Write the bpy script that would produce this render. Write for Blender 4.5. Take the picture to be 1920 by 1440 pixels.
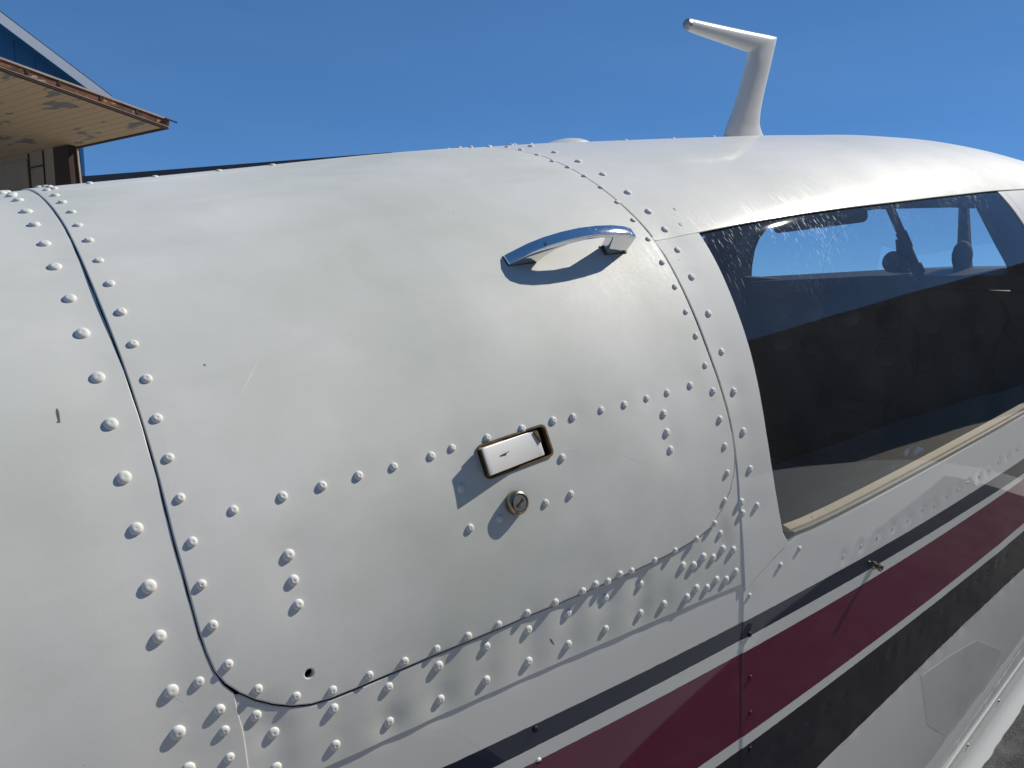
import bpy, bmesh, math, random
import numpy as np
from mathutils import Matrix, Vector
from mathutils.geometry import delaunay_2d_cdt

random.seed(7)
rng = np.random.default_rng(7)
for o in list(bpy.data.objects):
    bpy.data.objects.remove(o)
scn = bpy.context.scene
COL = scn.collection
EYE = 1.65                     # eye height above the tarmac
ZC = 0.0                       # aircraft frame: X = nose, Y = away from the viewer, Z = up through the roof
# the aircraft stands tail-low on its wheels: its frame against the level ground
AIR = Matrix(((0.99091658, -0.00801068, -0.13423917), (0.0, 0.99822421, -0.05956868), (0.13447797, 0.05902759, 0.98915692))).to_4x4()
AIR = Matrix.Translation((0, 0, EYE)) @ AIR

# ------------------------------------------------------------------ camera, sky, sun, exposure
CAM_R = [[0.784713, 0.210691, 0.582953], [-0.615902, 0.158924, 0.771627], [-0.06993, 0.964548, -0.254475]]
cam_d = bpy.data.cameras.new('camera')
cam_d.sensor_width = 36.0
cam_d.lens = 1436.0 / 1920.0 * 36.0
cam_d.clip_start = 0.02
cam_d.clip_end = 3000.0
cam_o = bpy.data.objects.new('camera', cam_d)
COL.objects.link(cam_o)
_r, _u, _f = (Vector([CAM_R[k][i] for k in range(3)]) for i in range(3))
cam_o.matrix_world = AIR @ Matrix(((_r.x, _u.x, -_f.x, 0), (_r.y, _u.y, -_f.y, 0), (_r.z, _u.z, -_f.z, 0), (0, 0, 0, 1)))
scn.camera = cam_o

SUN_DIR = (AIR.to_3x3() @ Vector((0.83, -0.105, 0.54))).normalized()     # towards the sun
SUN_EL = math.asin(SUN_DIR.z)
SUN_AZ = math.atan2(SUN_DIR.x, SUN_DIR.y)                # from +Y, clockwise
world = bpy.data.worlds.new('World')
scn.world = world
world.use_nodes = True
wn = world.node_tree
wn.nodes.clear()
w_out = wn.nodes.new('ShaderNodeOutputWorld')
w_bg = wn.nodes.new('ShaderNodeBackground')
w_sky = wn.nodes.new('ShaderNodeTexSky')
w_sky.sky_type = 'NISHITA'
w_sky.sun_disc = False
w_sky.sun_elevation = SUN_EL
w_sky.sun_rotation = SUN_AZ
w_sky.altitude = 2000.0
w_sky.air_density = 0.5
w_sky.dust_density = 0.0
w_sky.ozone_density = 6.0
w_gam = wn.nodes.new('ShaderNodeGamma')                  # clear dry air: an even, deep blue down to the horizon
w_gam.inputs['Gamma'].default_value = 0.48
w_tint = wn.nodes.new('ShaderNodeMix'); w_tint.data_type = 'RGBA'; w_tint.blend_type = 'MULTIPLY'
w_tint.inputs['Factor'].default_value = 1.0
w_tc = wn.nodes.new('ShaderNodeTexCoord')
w_map = wn.nodes.new('ShaderNodeMapping'); w_map.inputs['Scale'].default_value = (1.2, 1.2, 7.0); w_map.inputs['Rotation'].default_value = (0.1, -0.12, 0)
w_noi = wn.nodes.new('ShaderNodeTexNoise'); w_noi.inputs['Scale'].default_value = 1.6; w_noi.inputs['Detail'].default_value = 4.0
w_veil = wn.nodes.new('ShaderNodeMix'); w_veil.data_type = 'RGBA'
w_veil.inputs[6].default_value = (0.245, 0.565, 0.95, 1)
w_veil.inputs[7].default_value = (0.41, 0.715, 1.04, 1)
w_bg.inputs['Strength'].default_value = 0.203
wn.links.new(w_tc.outputs['Generated'], w_map.inputs['Vector'])
wn.links.new(w_map.outputs[0], w_noi.inputs['Vector'])
wn.links.new(w_noi.outputs['Fac'], w_veil.inputs['Factor'])
wn.links.new(w_sky.outputs[0], w_gam.inputs['Color'])
wn.links.new(w_gam.outputs[0], w_tint.inputs[6])
wn.links.new(w_veil.outputs[2], w_tint.inputs[7])
wn.links.new(w_tint.outputs[2], w_bg.inputs['Color'])
wn.links.new(w_bg.outputs[0], w_out.inputs['Surface'])

sun_d = bpy.data.lights.new('sun', 'SUN')
sun_d.energy = 3.4
sun_d.angle = math.radians(0.53)
sun_d.color = (1.0, 0.94, 0.83)
sun_o = bpy.data.objects.new('sun', sun_d)
COL.objects.link(sun_o)
sun_o.rotation_euler = SUN_DIR.to_track_quat('Z', 'Y').to_euler()
sun_o.location = (6, -4, 9)

scn.view_settings.view_transform = 'Standard'
scn.view_settings.look = 'None'
scn.view_settings.gamma = 1.0
scn.view_settings.exposure = 0.42
scn.view_settings.use_curve_mapping = False
scn.cycles.max_bounces = 10
scn.cycles.transparent_max_bounces = 16
scn.cycles.caustics_reflective = False
scn.cycles.caustics_refractive = False

# ------------------------------------------------------------------ positions on the fuselage: (x along the body, s girth distance from the crown)
R_AFT_BIG = [(0.096,0.0214),(0.0946,0.0849),(0.0937,0.1291),(0.093,0.178),(0.0923,0.2185),(0.0922,0.2622),(0.0915,0.302),(0.0919,0.3473),(0.091,0.3878),(0.0902,0.4327),(0.0883,0.4745),(0.086,0.5186),(0.0839,0.5584),(0.0816,0.6021),(0.0797,0.639),(0.0785,0.6799),(0.0763,0.7108),(0.0774,0.7394)]
R_AFT_SMALL = [(0.0964,0.6817),(0.1053,0.7078),(0.1053,0.7245),(0.1046,0.7456)]
R_DOOR_EDGE = [(0.1295,0.0007),(0.1244,0.0914),(0.1252,0.1304),(0.125,0.1657),(0.1258,0.2013),(0.1235,0.2367),(0.1244,0.27),(0.1234,0.3059),(0.1228,0.3398),(0.122,0.3748),(0.1211,0.4095),(0.1211,0.4438),(0.1185,0.4794),(0.1173,0.5133),(0.1164,0.5462),(0.1155,0.581),(0.1135,0.6136),(0.1137,0.6455),(0.1174,0.6777),(0.1332,0.7051),(0.1588,0.7239),(0.1871,0.7331),(0.2188,0.7349),(0.2507,0.7377),(0.2818,0.7403),(0.3136,0.7423),(0.3466,0.7452),(0.3797,0.748),(0.4134,0.751),(0.4485,0.7534),(0.4656,0.7527),(0.4825,0.7564),(0.4995,0.7548),(0.5164,0.7576),(0.5516,0.7588),(0.5844,0.7597),(0.6209,0.7594),(0.6541,0.7522),(0.6753,0.7312),(0.6856,0.7012),(0.6882,0.6702),(0.6895,0.6389),(0.6904,0.6061),(0.692,0.5753),(0.6953,0.5397),(0.6964,0.509),(0.6988,0.4763),(0.701,0.4421),(0.7041,0.4065),(0.7045,0.3738),(0.7057,0.3391),(0.7068,0.3049),(0.7059,0.273),(0.7049,0.2416),(0.7011,0.214),(0.7042,0.1786),(0.7082,0.1372),(0.716,0.0965),(0.7106,0.0595)]
R_DOOR_MID = [(0.1487,0.5675),(0.1862,0.5692),(0.2184,0.5709),(0.2503,0.5724),(0.2823,0.5744),(0.3193,0.5759),(0.3414,0.5749),(0.3791,0.5763),(0.419,0.5786),(0.4568,0.5809),(0.4815,0.5839),(0.5192,0.5861),(0.5518,0.5886),(0.5855,0.5898),(0.6182,0.5912),(0.6575,0.5916),(0.4542,0.6181),(0.4219,0.6538),(0.4535,0.655),(0.3364,0.6494),(0.3381,0.6123),(0.3686,0.6515)]
R_DOOR_THREE = [(0.1782,0.6153),(0.1767,0.6358),(0.1757,0.6553),(0.6033,0.6113),(0.6005,0.6317),(0.6001,0.6507)]
R_SILL = [(0.1285,0.7251),(0.1381,0.7443),(0.1346,0.7722),(0.1857,0.7481),(0.1816,0.7784),(0.2336,0.753),(0.2817,0.7568),(0.3315,0.7611),(0.3801,0.7661),(0.4293,0.7696),(0.2294,0.7835),(0.279,0.7876),(0.3269,0.7922),(0.376,0.7968),(0.4253,0.8014),(0.4795,0.7739),(0.5307,0.7788),(0.4758,0.8068),(0.5275,0.8111),(0.5634,0.8157),(0.6658,0.769)]
R_SILL_BIG = [(0.5978,0.7835),(0.6151,0.7897),(0.6326,0.7858),(0.6501,0.7933),(0.668,0.7889),(0.6865,0.7966),(0.6011,0.8229),(0.6179,0.8186),(0.6364,0.8257),(0.6541,0.8222),(0.6716,0.8291),(0.69,0.826)]
R_PILLAR = [(0.7415,0.428),(0.7361,0.4683),(0.7326,0.5178),(0.7287,0.5657),(0.7268,0.6144),(0.727,0.663),(0.7287,0.709),(0.7352,0.757),(0.7063,0.7431),(0.7072,0.7574)]
R_ROOF = [(0.7168,0.0516),(0.7664,0.0415),(0.75,0.1096),(0.7424,0.1704),(0.7416,0.2215),(0.7418,0.2707),(0.7414,0.3212),(0.7422,0.3625),(0.7443,0.3954)]
R_FWD = [(0.7164,0.8683),(0.7817,0.8526),(0.8239,0.8456),(0.7172,0.9223),(0.7197,0.9848),(0.7205,1.0374),(0.7208,1.0921)]
R_LOW = [(0.3768,0.8706),(0.3776,0.9076)]
R_FLUSH_WHITE = [(0.9355,0.8983),(0.9814,0.8996),(1.0283,0.9019),(1.0727,0.9036),(1.1211,0.9066),(1.1688,0.9055),(1.2083,0.9099),(1.2516,0.9089),(1.2928,0.909),(1.3334,0.9085),(1.3764,0.9122),(1.4177,0.9105),(1.4581,0.9081),(1.498,0.9082),(1.5362,0.9052)]
R_FLUSH_STRIPE = [(0.7829,1.1258),(0.817,1.1272),(0.8518,1.1273),(0.902,1.1283),(0.9513,1.1292),(0.9992,1.1286),(1.048,1.1291),(1.093,1.1277),(1.142,1.1282),(1.1876,1.127),(1.2332,1.126),(1.277,1.1271),(1.3243,1.1262),(1.3683,1.1256),(1.414,1.1258),(1.4552,1.1234),(1.5009,1.1244),(1.5409,1.1261),(0.9026,1.207),(0.9526,1.2065),(1.0006,1.2074),(1.0491,1.2068),(1.0948,1.2055),(1.1426,1.2052),(1.1907,1.205),(1.2349,1.2034),(1.2808,1.2018),(1.3232,1.1999),(1.3721,1.2007),(1.4122,1.1982),(1.4591,1.1999),(1.5021,1.1975),(1.5466,1.195),(1.5926,1.1924)]
R_FLUSH_ROOF = [(0.7913,0.3644),(0.7778,0.3918)]
GAP_LEFT = [(0.114,0.1307),(0.1141,0.1824),(0.1141,0.2371),(0.1114,0.2905),(0.1103,0.3271),(0.1097,0.3596),(0.1093,0.3906),(0.1094,0.4187),(0.1089,0.4447),(0.1082,0.4692),(0.1075,0.4995),(0.1068,0.5285),(0.1054,0.552),(0.1043,0.573),(0.1044,0.5898),(0.1043,0.6078),(0.104,0.6272),(0.104,0.6458),(0.1047,0.6636),(0.1077,0.6788)]
GAP_BOTTOM = [(0.1126,0.6909),(0.1199,0.7021),(0.1295,0.7125),(0.1416,0.7226),(0.1545,0.7305),(0.1683,0.7366),(0.1854,0.7397),(0.2035,0.7407),(0.2224,0.7414),(0.2518,0.7438),(0.2831,0.7454),(0.3162,0.7475),(0.3513,0.7498),(0.3886,0.7528),(0.4426,0.755),(0.4937,0.7584),(0.5577,0.7604),(0.5921,0.7618),(0.624,0.7593)]
GAP_RIGHT = [(0.6481,0.7541),(0.6707,0.7435),(0.69,0.7256),(0.7021,0.7034),(0.7052,0.6849),(0.7059,0.6608),(0.7052,0.6338),(0.7051,0.6017),(0.7038,0.5787),(0.7038,0.5522),(0.7066,0.5221),(0.7076,0.4954),(0.7089,0.4622),(0.7127,0.4293),(0.7151,0.4047),(0.711,0.3728),(0.7084,0.348),(0.707,0.3203),(0.7064,0.2908),(0.7061,0.2588),(0.705,0.2272),(0.7065,0.1861)]
LAP = [(0.1671,0.7922),(0.2129,0.7972),(0.2635,0.8009),(0.3192,0.8049),(0.3806,0.8125),(0.4493,0.8182),(0.5261,0.8283),(0.6131,0.8372),(0.6956,0.8456)]
AFT_EDGE = [(0.1174,0.7009),(0.1171,0.7154),(0.1179,0.7309),(0.117,0.7456),(0.1158,0.7621)]
PILLAR_EDGE = [(0.6979,0.7411),(0.6986,0.7612),(0.7014,0.789),(0.7049,0.8178),(0.7062,0.8392),(0.7047,0.8585)]
FWD_EDGE = [(0.7005,0.8617),(0.7003,0.9014),(0.7019,0.9618),(0.7036,1.0244),(0.7057,1.1131)]
WIN_LEFT = [(0.7981,0.409),(0.7968,0.4313),(0.7925,0.4625),(0.7873,0.493),(0.7838,0.5221),(0.7815,0.5503),(0.7783,0.5774),(0.7746,0.6072),(0.7694,0.6393),(0.7674,0.6753),(0.7689,0.7124),(0.7727,0.7476),(0.7797,0.7847),(0.7865,0.8098)]
WIN_BOTTOM = [(0.7943,0.8205),(0.8072,0.8265),(0.8386,0.8295),(0.9027,0.8332),(0.9864,0.8372),(1.1111,0.8387),(1.2541,0.8424),(1.3972,0.8446),(1.5583,0.8455)]
WIN_TOP = [(0.8029,0.406),(0.9082,0.4024),(1.0397,0.4),(1.1869,0.4014),(1.3562,0.4047),(1.5609,0.4052),(1.7075,0.4058)]
WIN_RIGHT = [(1.7168,0.4108),(1.6992,0.4466),(1.6857,0.4819),(1.6745,0.5136),(1.668,0.5338)]
POST_RIGHT = [(1.7506,0.4062),(1.7496,0.4314),(1.749,0.4725)]
ROOF_LIP = [(0.7219,0.4058),(0.7539,0.4052),(0.7913,0.4071)]
MITRE = [(0.7977,0.8276),(0.7675,0.8362),(0.7339,0.8472),(0.7068,0.8586)]
DOOR_TOP = [(0.1346,0.0466),(0.1953,0.0214),(0.2698,0.0415)]
LOCK = [(0.389,0.6428)]
DRAIN = [(0.1722,0.7113)]
STUD = [(1.02,0.944)]
LATCH = [(0.3676,0.5796),(0.4446,0.5856),(0.4444,0.613),(0.3628,0.6099)]
HANDLE = [(0.489,0.4014),(0.6552,0.414)]
MARK_A = [(0.0591,0.4521),(0.0586,0.4571),(0.0581,0.4625),(0.0565,0.4634),(0.0588,0.4637)]
MARK_B = [(0.0799,0.6834),(0.0807,0.6859),(0.0825,0.6876),(0.0835,0.6898),(0.0855,0.6904),(0.0844,0.6919)]
MARK_C = [(0.2051,0.4497),(0.1962,0.4602),(0.1875,0.4708),(0.1776,0.4817)]
MARK_D = [(0.5286,0.6361),(0.5416,0.6444),(0.5547,0.6539)]
MARK_E = [(0.4499,0.6108),(0.4638,0.6109),(0.4726,0.6157),(0.478,0.6206)]
MARK_F = [(0.4039,0.7854),(0.406,0.7898),(0.4082,0.7936)]
FILM = [(1.205,1.2256),(1.2456,1.3454),(1.3249,1.4113),(1.4292,1.4102),(1.5228,1.3878),(1.5707,1.347),(1.4361,1.2616),(1.3181,1.2389)]
STRIPE_N1T = (0.05180,-0.15916,-0.45097)
STRIPE_N1B = (0.04208,-0.14723,-0.47861)
STRIPE_MT = (0.05433,-0.16706,-0.48964)
STRIPE_MB = (0.04077,-0.11388,-0.64316)
STRIPE_BT = (0.02816,-0.08568,-0.67394)
STRIPE_BB = (-0.02086,0.09054,-0.92152)
SCREEN_HOLE = [(1.5831,-0.1873),(1.6038,-0.2144),(1.64,-0.2571),(1.6572,-0.2948),(1.6678,-0.3519),(1.6697,-0.3902),(1.6621,-0.4671),(1.1962,-0.4261),(0.8102,-0.4045),(0.8144,-0.3404),(0.8319,-0.3035),(0.8593,-0.2579),(0.8858,-0.2105),(0.9141,-0.1598),(0.9796,-0.1557),(1.1135,-0.1562),(1.21,-0.1577),(1.4618,-0.1707)]
GLARE = [(1.5963,-0.3901),(1.1485,-0.3457),(0.781,-0.326)]
POST_C = [(2.3,0.9509,-0.1468),(2.3,0.933,-0.1471),(2.3,0.9007,-0.3383),(2.3,0.9409,-0.3403)]
BRACE = [(2.2,1.0901,-0.1425),(2.2,0.9963,-0.3272)]
CYL = [(2.15,1.051,-0.2893),(2.15,1.016,-0.2837)]
COMPASS = [(2.25,0.925,-0.233),(2.25,0.945,-0.2608),(2.25,0.918,-0.3094)]
VISOR = [(1.95,1.2925,-0.1704),(1.95,1.0246,-0.1385),(1.95,1.0307,-0.1572),(1.95,1.2921,-0.1913)]
PILLAR_FAR = [(2.3,1.7203,-0.1878),(2.3,1.7198,-0.5427)]
BALL = [(1.358,0.6,-0.5258)]
ANT_L = [(1.3498,1.015,0.0609),(1.3584,1.015,0.0752),(1.3706,1.015,0.0937),(1.3898,1.015,0.1245),(1.4108,1.015,0.1678),(1.4282,1.015,0.2069),(1.4316,1.015,0.2213),(1.3978,1.015,0.2259),(1.3296,1.015,0.2367),(1.2729,1.015,0.2454),(1.2416,1.015,0.2513)]
ANT_R = [(1.4886,1.015,0.0581),(1.4711,1.015,0.0725),(1.467,1.015,0.0897),(1.4739,1.015,0.1216),(1.4899,1.015,0.1641),(1.506,1.015,0.2033),(1.5275,1.015,0.2542),(1.4971,1.015,0.2568),(1.4239,1.015,0.261),(1.3214,1.015,0.268),(1.2436,1.015,0.2736)]
BLISTER = [(0.8641,1.015,0.0599),(0.9713,1.015,0.0607),(0.9303,1.015,0.0669)]
SOFFIT_CBP = [(3.99,16.032,3),(3.0378,19.2537,3),(1.3379,15.2482,3.4697)]
RAKE = [(4.4033,48,13.6065),(8.6679,48,10.6286)]
FAR_ROOF = [(6.5562,40.7199,5),(14.2362,27.1524,5)]

# ------------------------------------------------------------------ fuselage surface
UQ = 0.70
CPT = np.array([(1.45,-2.0),(1.0,-1.98),(0.80,-1.88),(0.722,-1.7),(0.716,-1.5),(0.716,-1.2),(0.716,-0.9),(0.716,-0.7),(0.72,-0.6),(0.728,-0.5),(0.745,-0.41),(0.768,-0.34),(0.80,-0.272),(0.84,-0.203),(0.89,-0.137),(0.95,-0.077),(1.02,-0.027),(1.10,0.013),(1.20,0.047),(1.32,0.070),(1.45,0.077)]) * UQ
def build_profile():
    m = CPT[::-1][1:].copy(); m[:, 0] = 2 * CPT[-1, 0] - m[:, 0]
    P = np.vstack([CPT, m])
    d = np.r_[0, np.cumsum(np.linalg.norm(np.diff(P, axis=0), axis=1))]
    s = np.arange(0, d[-1], 0.002)
    Q = np.stack([np.interp(s, d, P[:, 0]), np.interp(s, d, P[:, 1])], 1)
    k = np.exp(-0.5 * (np.arange(-60, 61) / 20.) ** 2); k /= k.sum()
    Qp = np.vstack([np.linspace(2 * Q[0] - Q[60], Q[0], 60, endpoint=False), Q, np.linspace(Q[-1], 2 * Q[-1] - Q[-61], 61)[1:]])
    Q = np.stack([np.convolve(Qp[:, i], k, 'valid') for i in (0, 1)], 1)
    d = np.r_[0, np.cumsum(np.linalg.norm(np.diff(Q, axis=0), axis=1))]
    sc = d[np.argmax(Q[:, 1])]
    ps = sc - d
    o = np.argsort(ps)
    return ps[o], Q[o]
PS, PQ = build_profile()
XK = np.array([-1.0,0.0,0.1,0.35,0.53,0.77,1.04,1.47,1.75,1.95,2.2,2.4,2.7,3.1,3.6,4.4])
DZ = np.array([-.064,-.030,-.026,-.0145,-.005,.001,.0024,.001,-.0055,-.0175,-.0485,-.083,-.20,-.41,-.48,-.56])
GZ = np.gradient(DZ, XK)
def crown_drop(x):
    x = np.clip(np.asarray(x, float), XK[0], XK[-1])
    i = np.clip(np.searchsorted(XK, x) - 1, 0, len(XK) - 2)
    h = XK[i + 1] - XK[i]; t = np.clip((x - XK[i]) / h, 0, 1)
    return (2*t**3-3*t**2+1)*DZ[i] + (t**3-2*t**2+t)*h*GZ[i] + (-2*t**3+3*t**2)*DZ[i+1] + (t**3-t**2)*h*GZ[i+1]
def S0(x, s):
    x = np.asarray(x, float); s = np.asarray(s, float)
    Y = np.interp(s, PS, PQ[:, 0]); Z = np.interp(s, PS, PQ[:, 1])
    t = np.clip((Z / UQ + 0.55) / 0.62, 0, 1); w = t * t * (3 - 2 * t)
    Z = Z + crown_drop(x) * w
    return np.stack([x + 0 * Y, Y, Z + ZC], -1)
def N0(x, s, e=4e-3):
    a = S0(x + e, s) - S0(x - e, s); b = S0(x, s + e) - S0(x, s - e)
    n = np.cross(b, a)
    return n / np.linalg.norm(n, axis=-1, keepdims=True)

DIMPLES = []            # x, s, depth, radius: sheet pulled in round the fasteners, and dents
def quilt(x, s, amp, seed):
    r = np.random.default_rng(seed); h = 0 * x
    for k in range(9):
        f = r.uniform(4, 17); a = r.uniform(0, 6.28); p = r.uniform(0, 6.28)
        h = h + np.sin(f * (x * math.cos(a) + s * math.sin(a)) * 2.2 + p) / (1 + 0.12 * f)
    return amp * h / 3.0
def relief(x, s, h0, amp, seed, dimp):
    h = h0 + quilt(x, s, amp, seed)
    for (dx, ds, d, r) in dimp:
        q = (x - dx) ** 2 + (s - ds) ** 2
        h = h - d * np.exp(-q / (2 * r * r))
    return h
def Sh(x, s, args):
    return S0(x, s) + N0(x, s) * relief(x, s, *args)[..., None]
def Nh(x, s, args, e=1.5e-3):
    a = Sh(x + e, s, args) - Sh(x - e, s, args); b = Sh(x, s + e, args) - Sh(x, s - e, args)
    n = np.cross(b, a)
    return n / np.linalg.norm(n, axis=-1, keepdims=True)

# ------------------------------------------------------------------ object helpers
PLANE_BASE = Vector((1.0, 1.015, -1.55))
plane = bpy.data.objects.new('light_airplane', None)
COL.objects.link(plane)
plane.matrix_world = AIR @ Matrix.Translation(PLANE_BASE)
plane['label'] = 'white riveted light airplane with navy and maroon stripes filling the foreground'
plane['category'] = 'airplane'
BASES = {plane.name: PLANE_BASE}
def put(o, parent=None):
    COL.objects.link(o)
    if parent is not None:
        o.parent = parent
        if parent.name in BASES: o.matrix_parent_inverse = Matrix.Translation(-BASES[parent.name])
    return o
def mesh_obj(name, verts, faces, mat, parent=None, smooth=False, normals=None):
    me = bpy.data.meshes.new(name)
    me.from_pydata([tuple(map(float, v)) for v in verts], [], [tuple(int(i) for i in f) for f in faces])
    me.update()
    me.materials.append(mat)
    if smooth or normals is not None:
        me.polygons.foreach_set('use_smooth', [True] * len(me.polygons))
    if normals is not None:
        me.normals_split_custom_set_from_vertices([tuple(map(float, n)) for n in normals])
    return put(bpy.data.objects.new(name, me), parent)
def bm_obj(name, bm, mat, parent=None, smooth=False, angle=None):
    bmesh.ops.recalc_face_normals(bm, faces=bm.faces)
    me = bpy.data.meshes.new(name); bm.to_mesh(me); bm.free()
    me.materials.append(mat)
    if smooth:
        me.polygons.foreach_set('use_smooth', [True] * len(me.polygons))
        if angle:
            me.set_sharp_from_angle(angle=math.radians(angle))
    return put(bpy.data.objects.new(name, me), parent)
def empty(name, loc, label, cat, group=None):
    o = bpy.data.objects.new(name, None); o.location = loc
    COL.objects.link(o); BASES[o.name] = Vector(loc)
    o['label'] = label; o['category'] = cat
    if group: o['group'] = group
    return o
def prism_bm(frame, poly, w0, w1, bevel=0.0, seg=2):
    """poly in (a,b) of a frame (origin, axis a, axis b, axis w), extruded along w"""
    O, A, B, Wv = (Vector(v) for v in frame)
    bm = bmesh.new()
    bot = [bm.verts.new(O + A * p[0] + B * p[1] + Wv * w0) for p in poly]
    top = [bm.verts.new(O + A * p[0] + B * p[1] + Wv * w1) for p in poly]
    n = len(poly)
    bm.faces.new(bot[::-1]); bm.faces.new(top)
    for i in range(n):
        bm.faces.new((bot[i], bot[(i + 1) % n], top[(i + 1) % n], top[i]))
    bmesh.ops.recalc_face_normals(bm, faces=bm.faces)
    if bevel:
        bmesh.ops.bevel(bm, geom=[e for e in bm.edges if e.calc_face_angle(0) > 0.35], offset=bevel, segments=seg, profile=0.5, affect='EDGES', clamp_overlap=True)
    return bm
def box_bm(p0, p1, bevel=0.0):
    p0, p1 = Vector(p0), Vector(p1)
    d = p1 - p0
    return prism_bm((p0, (1, 0, 0), (0, 1, 0), (0, 0, 1)), [(0, 0), (d.x, 0), (d.x, d.y), (0, d.y)], 0, d.z, bevel)
def tube_bm(pts, rad, seg=12, cap=True):
    bm = bmesh.new(); rings = []
    pts = [Vector(p) for p in pts]
    if not hasattr(rad, '__len__'): rad = [rad] * len(pts)
    t0 = (pts[1] - pts[0]).normalized(); ref = Vector((0, 0, 1)) if abs(t0.z) < 0.9 else Vector((1, 0, 0))
    for i, p in enumerate(pts):
        t = (pts[min(i + 1, len(pts) - 1)] - pts[max(i - 1, 0)]).normalized()
        u = t.cross(ref).normalized(); v = t.cross(u)
        rings.append([bm.verts.new(p + (u * math.cos(a) + v * math.sin(a)) * rad[i]) for a in [6.28318 * k / seg for k in range(seg)]])
    for r0, r1 in zip(rings, rings[1:]):
        for k in range(seg):
            bm.faces.new((r0[k], r0[(k + 1) % seg], r1[(k + 1) % seg], r1[k]))
    if cap:
        bm.faces.new(rings[0][::-1]); bm.faces.new(rings[-1])
    return bm
def lathe_bm(frame, prof, seg=32):
    """prof: (radius, height) list; frame: origin, u, v, n"""
    O, U, V, Nn = (Vector(v) for v in frame)
    bm = bmesh.new(); rings = []
    for r, h in prof:
        if r < 1e-6: rings.append([bm.verts.new(O + Nn * h)])
        else: rings.append([bm.verts.new(O + (U * math.cos(a) + V * math.sin(a)) * r + Nn * h) for a in [6.28318530718 * k / seg for k in range(seg)]])
    for r0, r1 in zip(rings, rings[1:]):
        for k in range(seg):
            a, b = r0[k % len(r0)], r0[(k + 1) % len(r0)]; c, d = r1[(k + 1) % len(r1)], r1[k % len(r1)]
            f = []
            for v in (a, b, c, d):
                if v not in f: f.append(v)
            if len(f) > 2: bm.faces.new(f)
    return bm

# ------------------------------------------------------------------ materials
def new_mat(name):
    m = bpy.data.materials.new(name); m.use_nodes = True
    return m, m.node_tree, m.node_tree.nodes['Principled BSDF']
def nd(t, kind, **kw):
    n = t.nodes.new(kind)
    for k, v in kw.items():
        if k.startswith('i_'):
            key = k[2:]
            n.inputs[int(key) if key.isdigit() else key].default_value = v
        else: setattr(n, k, v)
    return n
def mth(t, op, a, b=None, c=None):
    n = t.nodes.new('ShaderNodeMath'); n.operation = op
    for i, v in enumerate((a, b, c)):
        if v is None: continue
        if isinstance(v, (int, float)): n.inputs[i].default_value = v
        else: t.links.new(v, n.inputs[i])
    return n.outputs[0]
def mixc(t, fac, a, b, typ='MIX'):
    n = t.nodes.new('ShaderNodeMix'); n.data_type = 'RGBA'; n.blend_type = typ
    ins = [n.inputs['Factor'], n.inputs[6], n.inputs[7]]
    for s, v in zip(ins, (fac, a, b)):
        if isinstance(v, (int, float)): s.default_value = v
        elif isinstance(v, tuple): s.default_value = v + (1,) if len(v) == 3 else v
        else: t.links.new(v, s)
    return n.outputs[2]
def ramp(t, v, lo, hi, a=0.0, b=1.0):
    n = t.nodes.new('ShaderNodeMapRange'); n.clamp = True
    t.links.new(v, n.inputs[0])
    for i, q in enumerate((lo, hi, a, b)): n.inputs[i + 1].default_value = q
    return n.outputs[0]
def noise(t, vec, scale, detail=3, rough=0.5):
    n = nd(t, 'ShaderNodeTexNoise', i_Scale=scale, i_Detail=detail, i_Roughness=rough)
    if vec is not None: t.links.new(vec, n.inputs['Vector'])
    return n.outputs['Fac']
def mapped(t, vec, scale=(1, 1, 1), rot=(0, 0, 0)):
    n = nd(t, 'ShaderNodeMapping'); n.inputs['Scale'].default_value = scale; n.inputs['Rotation'].default_value = rot
    t.links.new(vec, n.inputs['Vector']); return n.outputs[0]
def bump(t, h, strength, dist, bsdf, normal=None):
    n = nd(t, 'ShaderNodeBump'); n.inputs['Strength'].default_value = strength; n.inputs['Distance'].default_value = dist
    t.links.new(h, n.inputs['Height'])
    if normal is not None: t.links.new(normal, n.inputs['Normal'])
    if bsdf is not None: t.links.new(n.outputs[0], bsdf.inputs['Normal'])
    return n.outputs[0]

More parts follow.
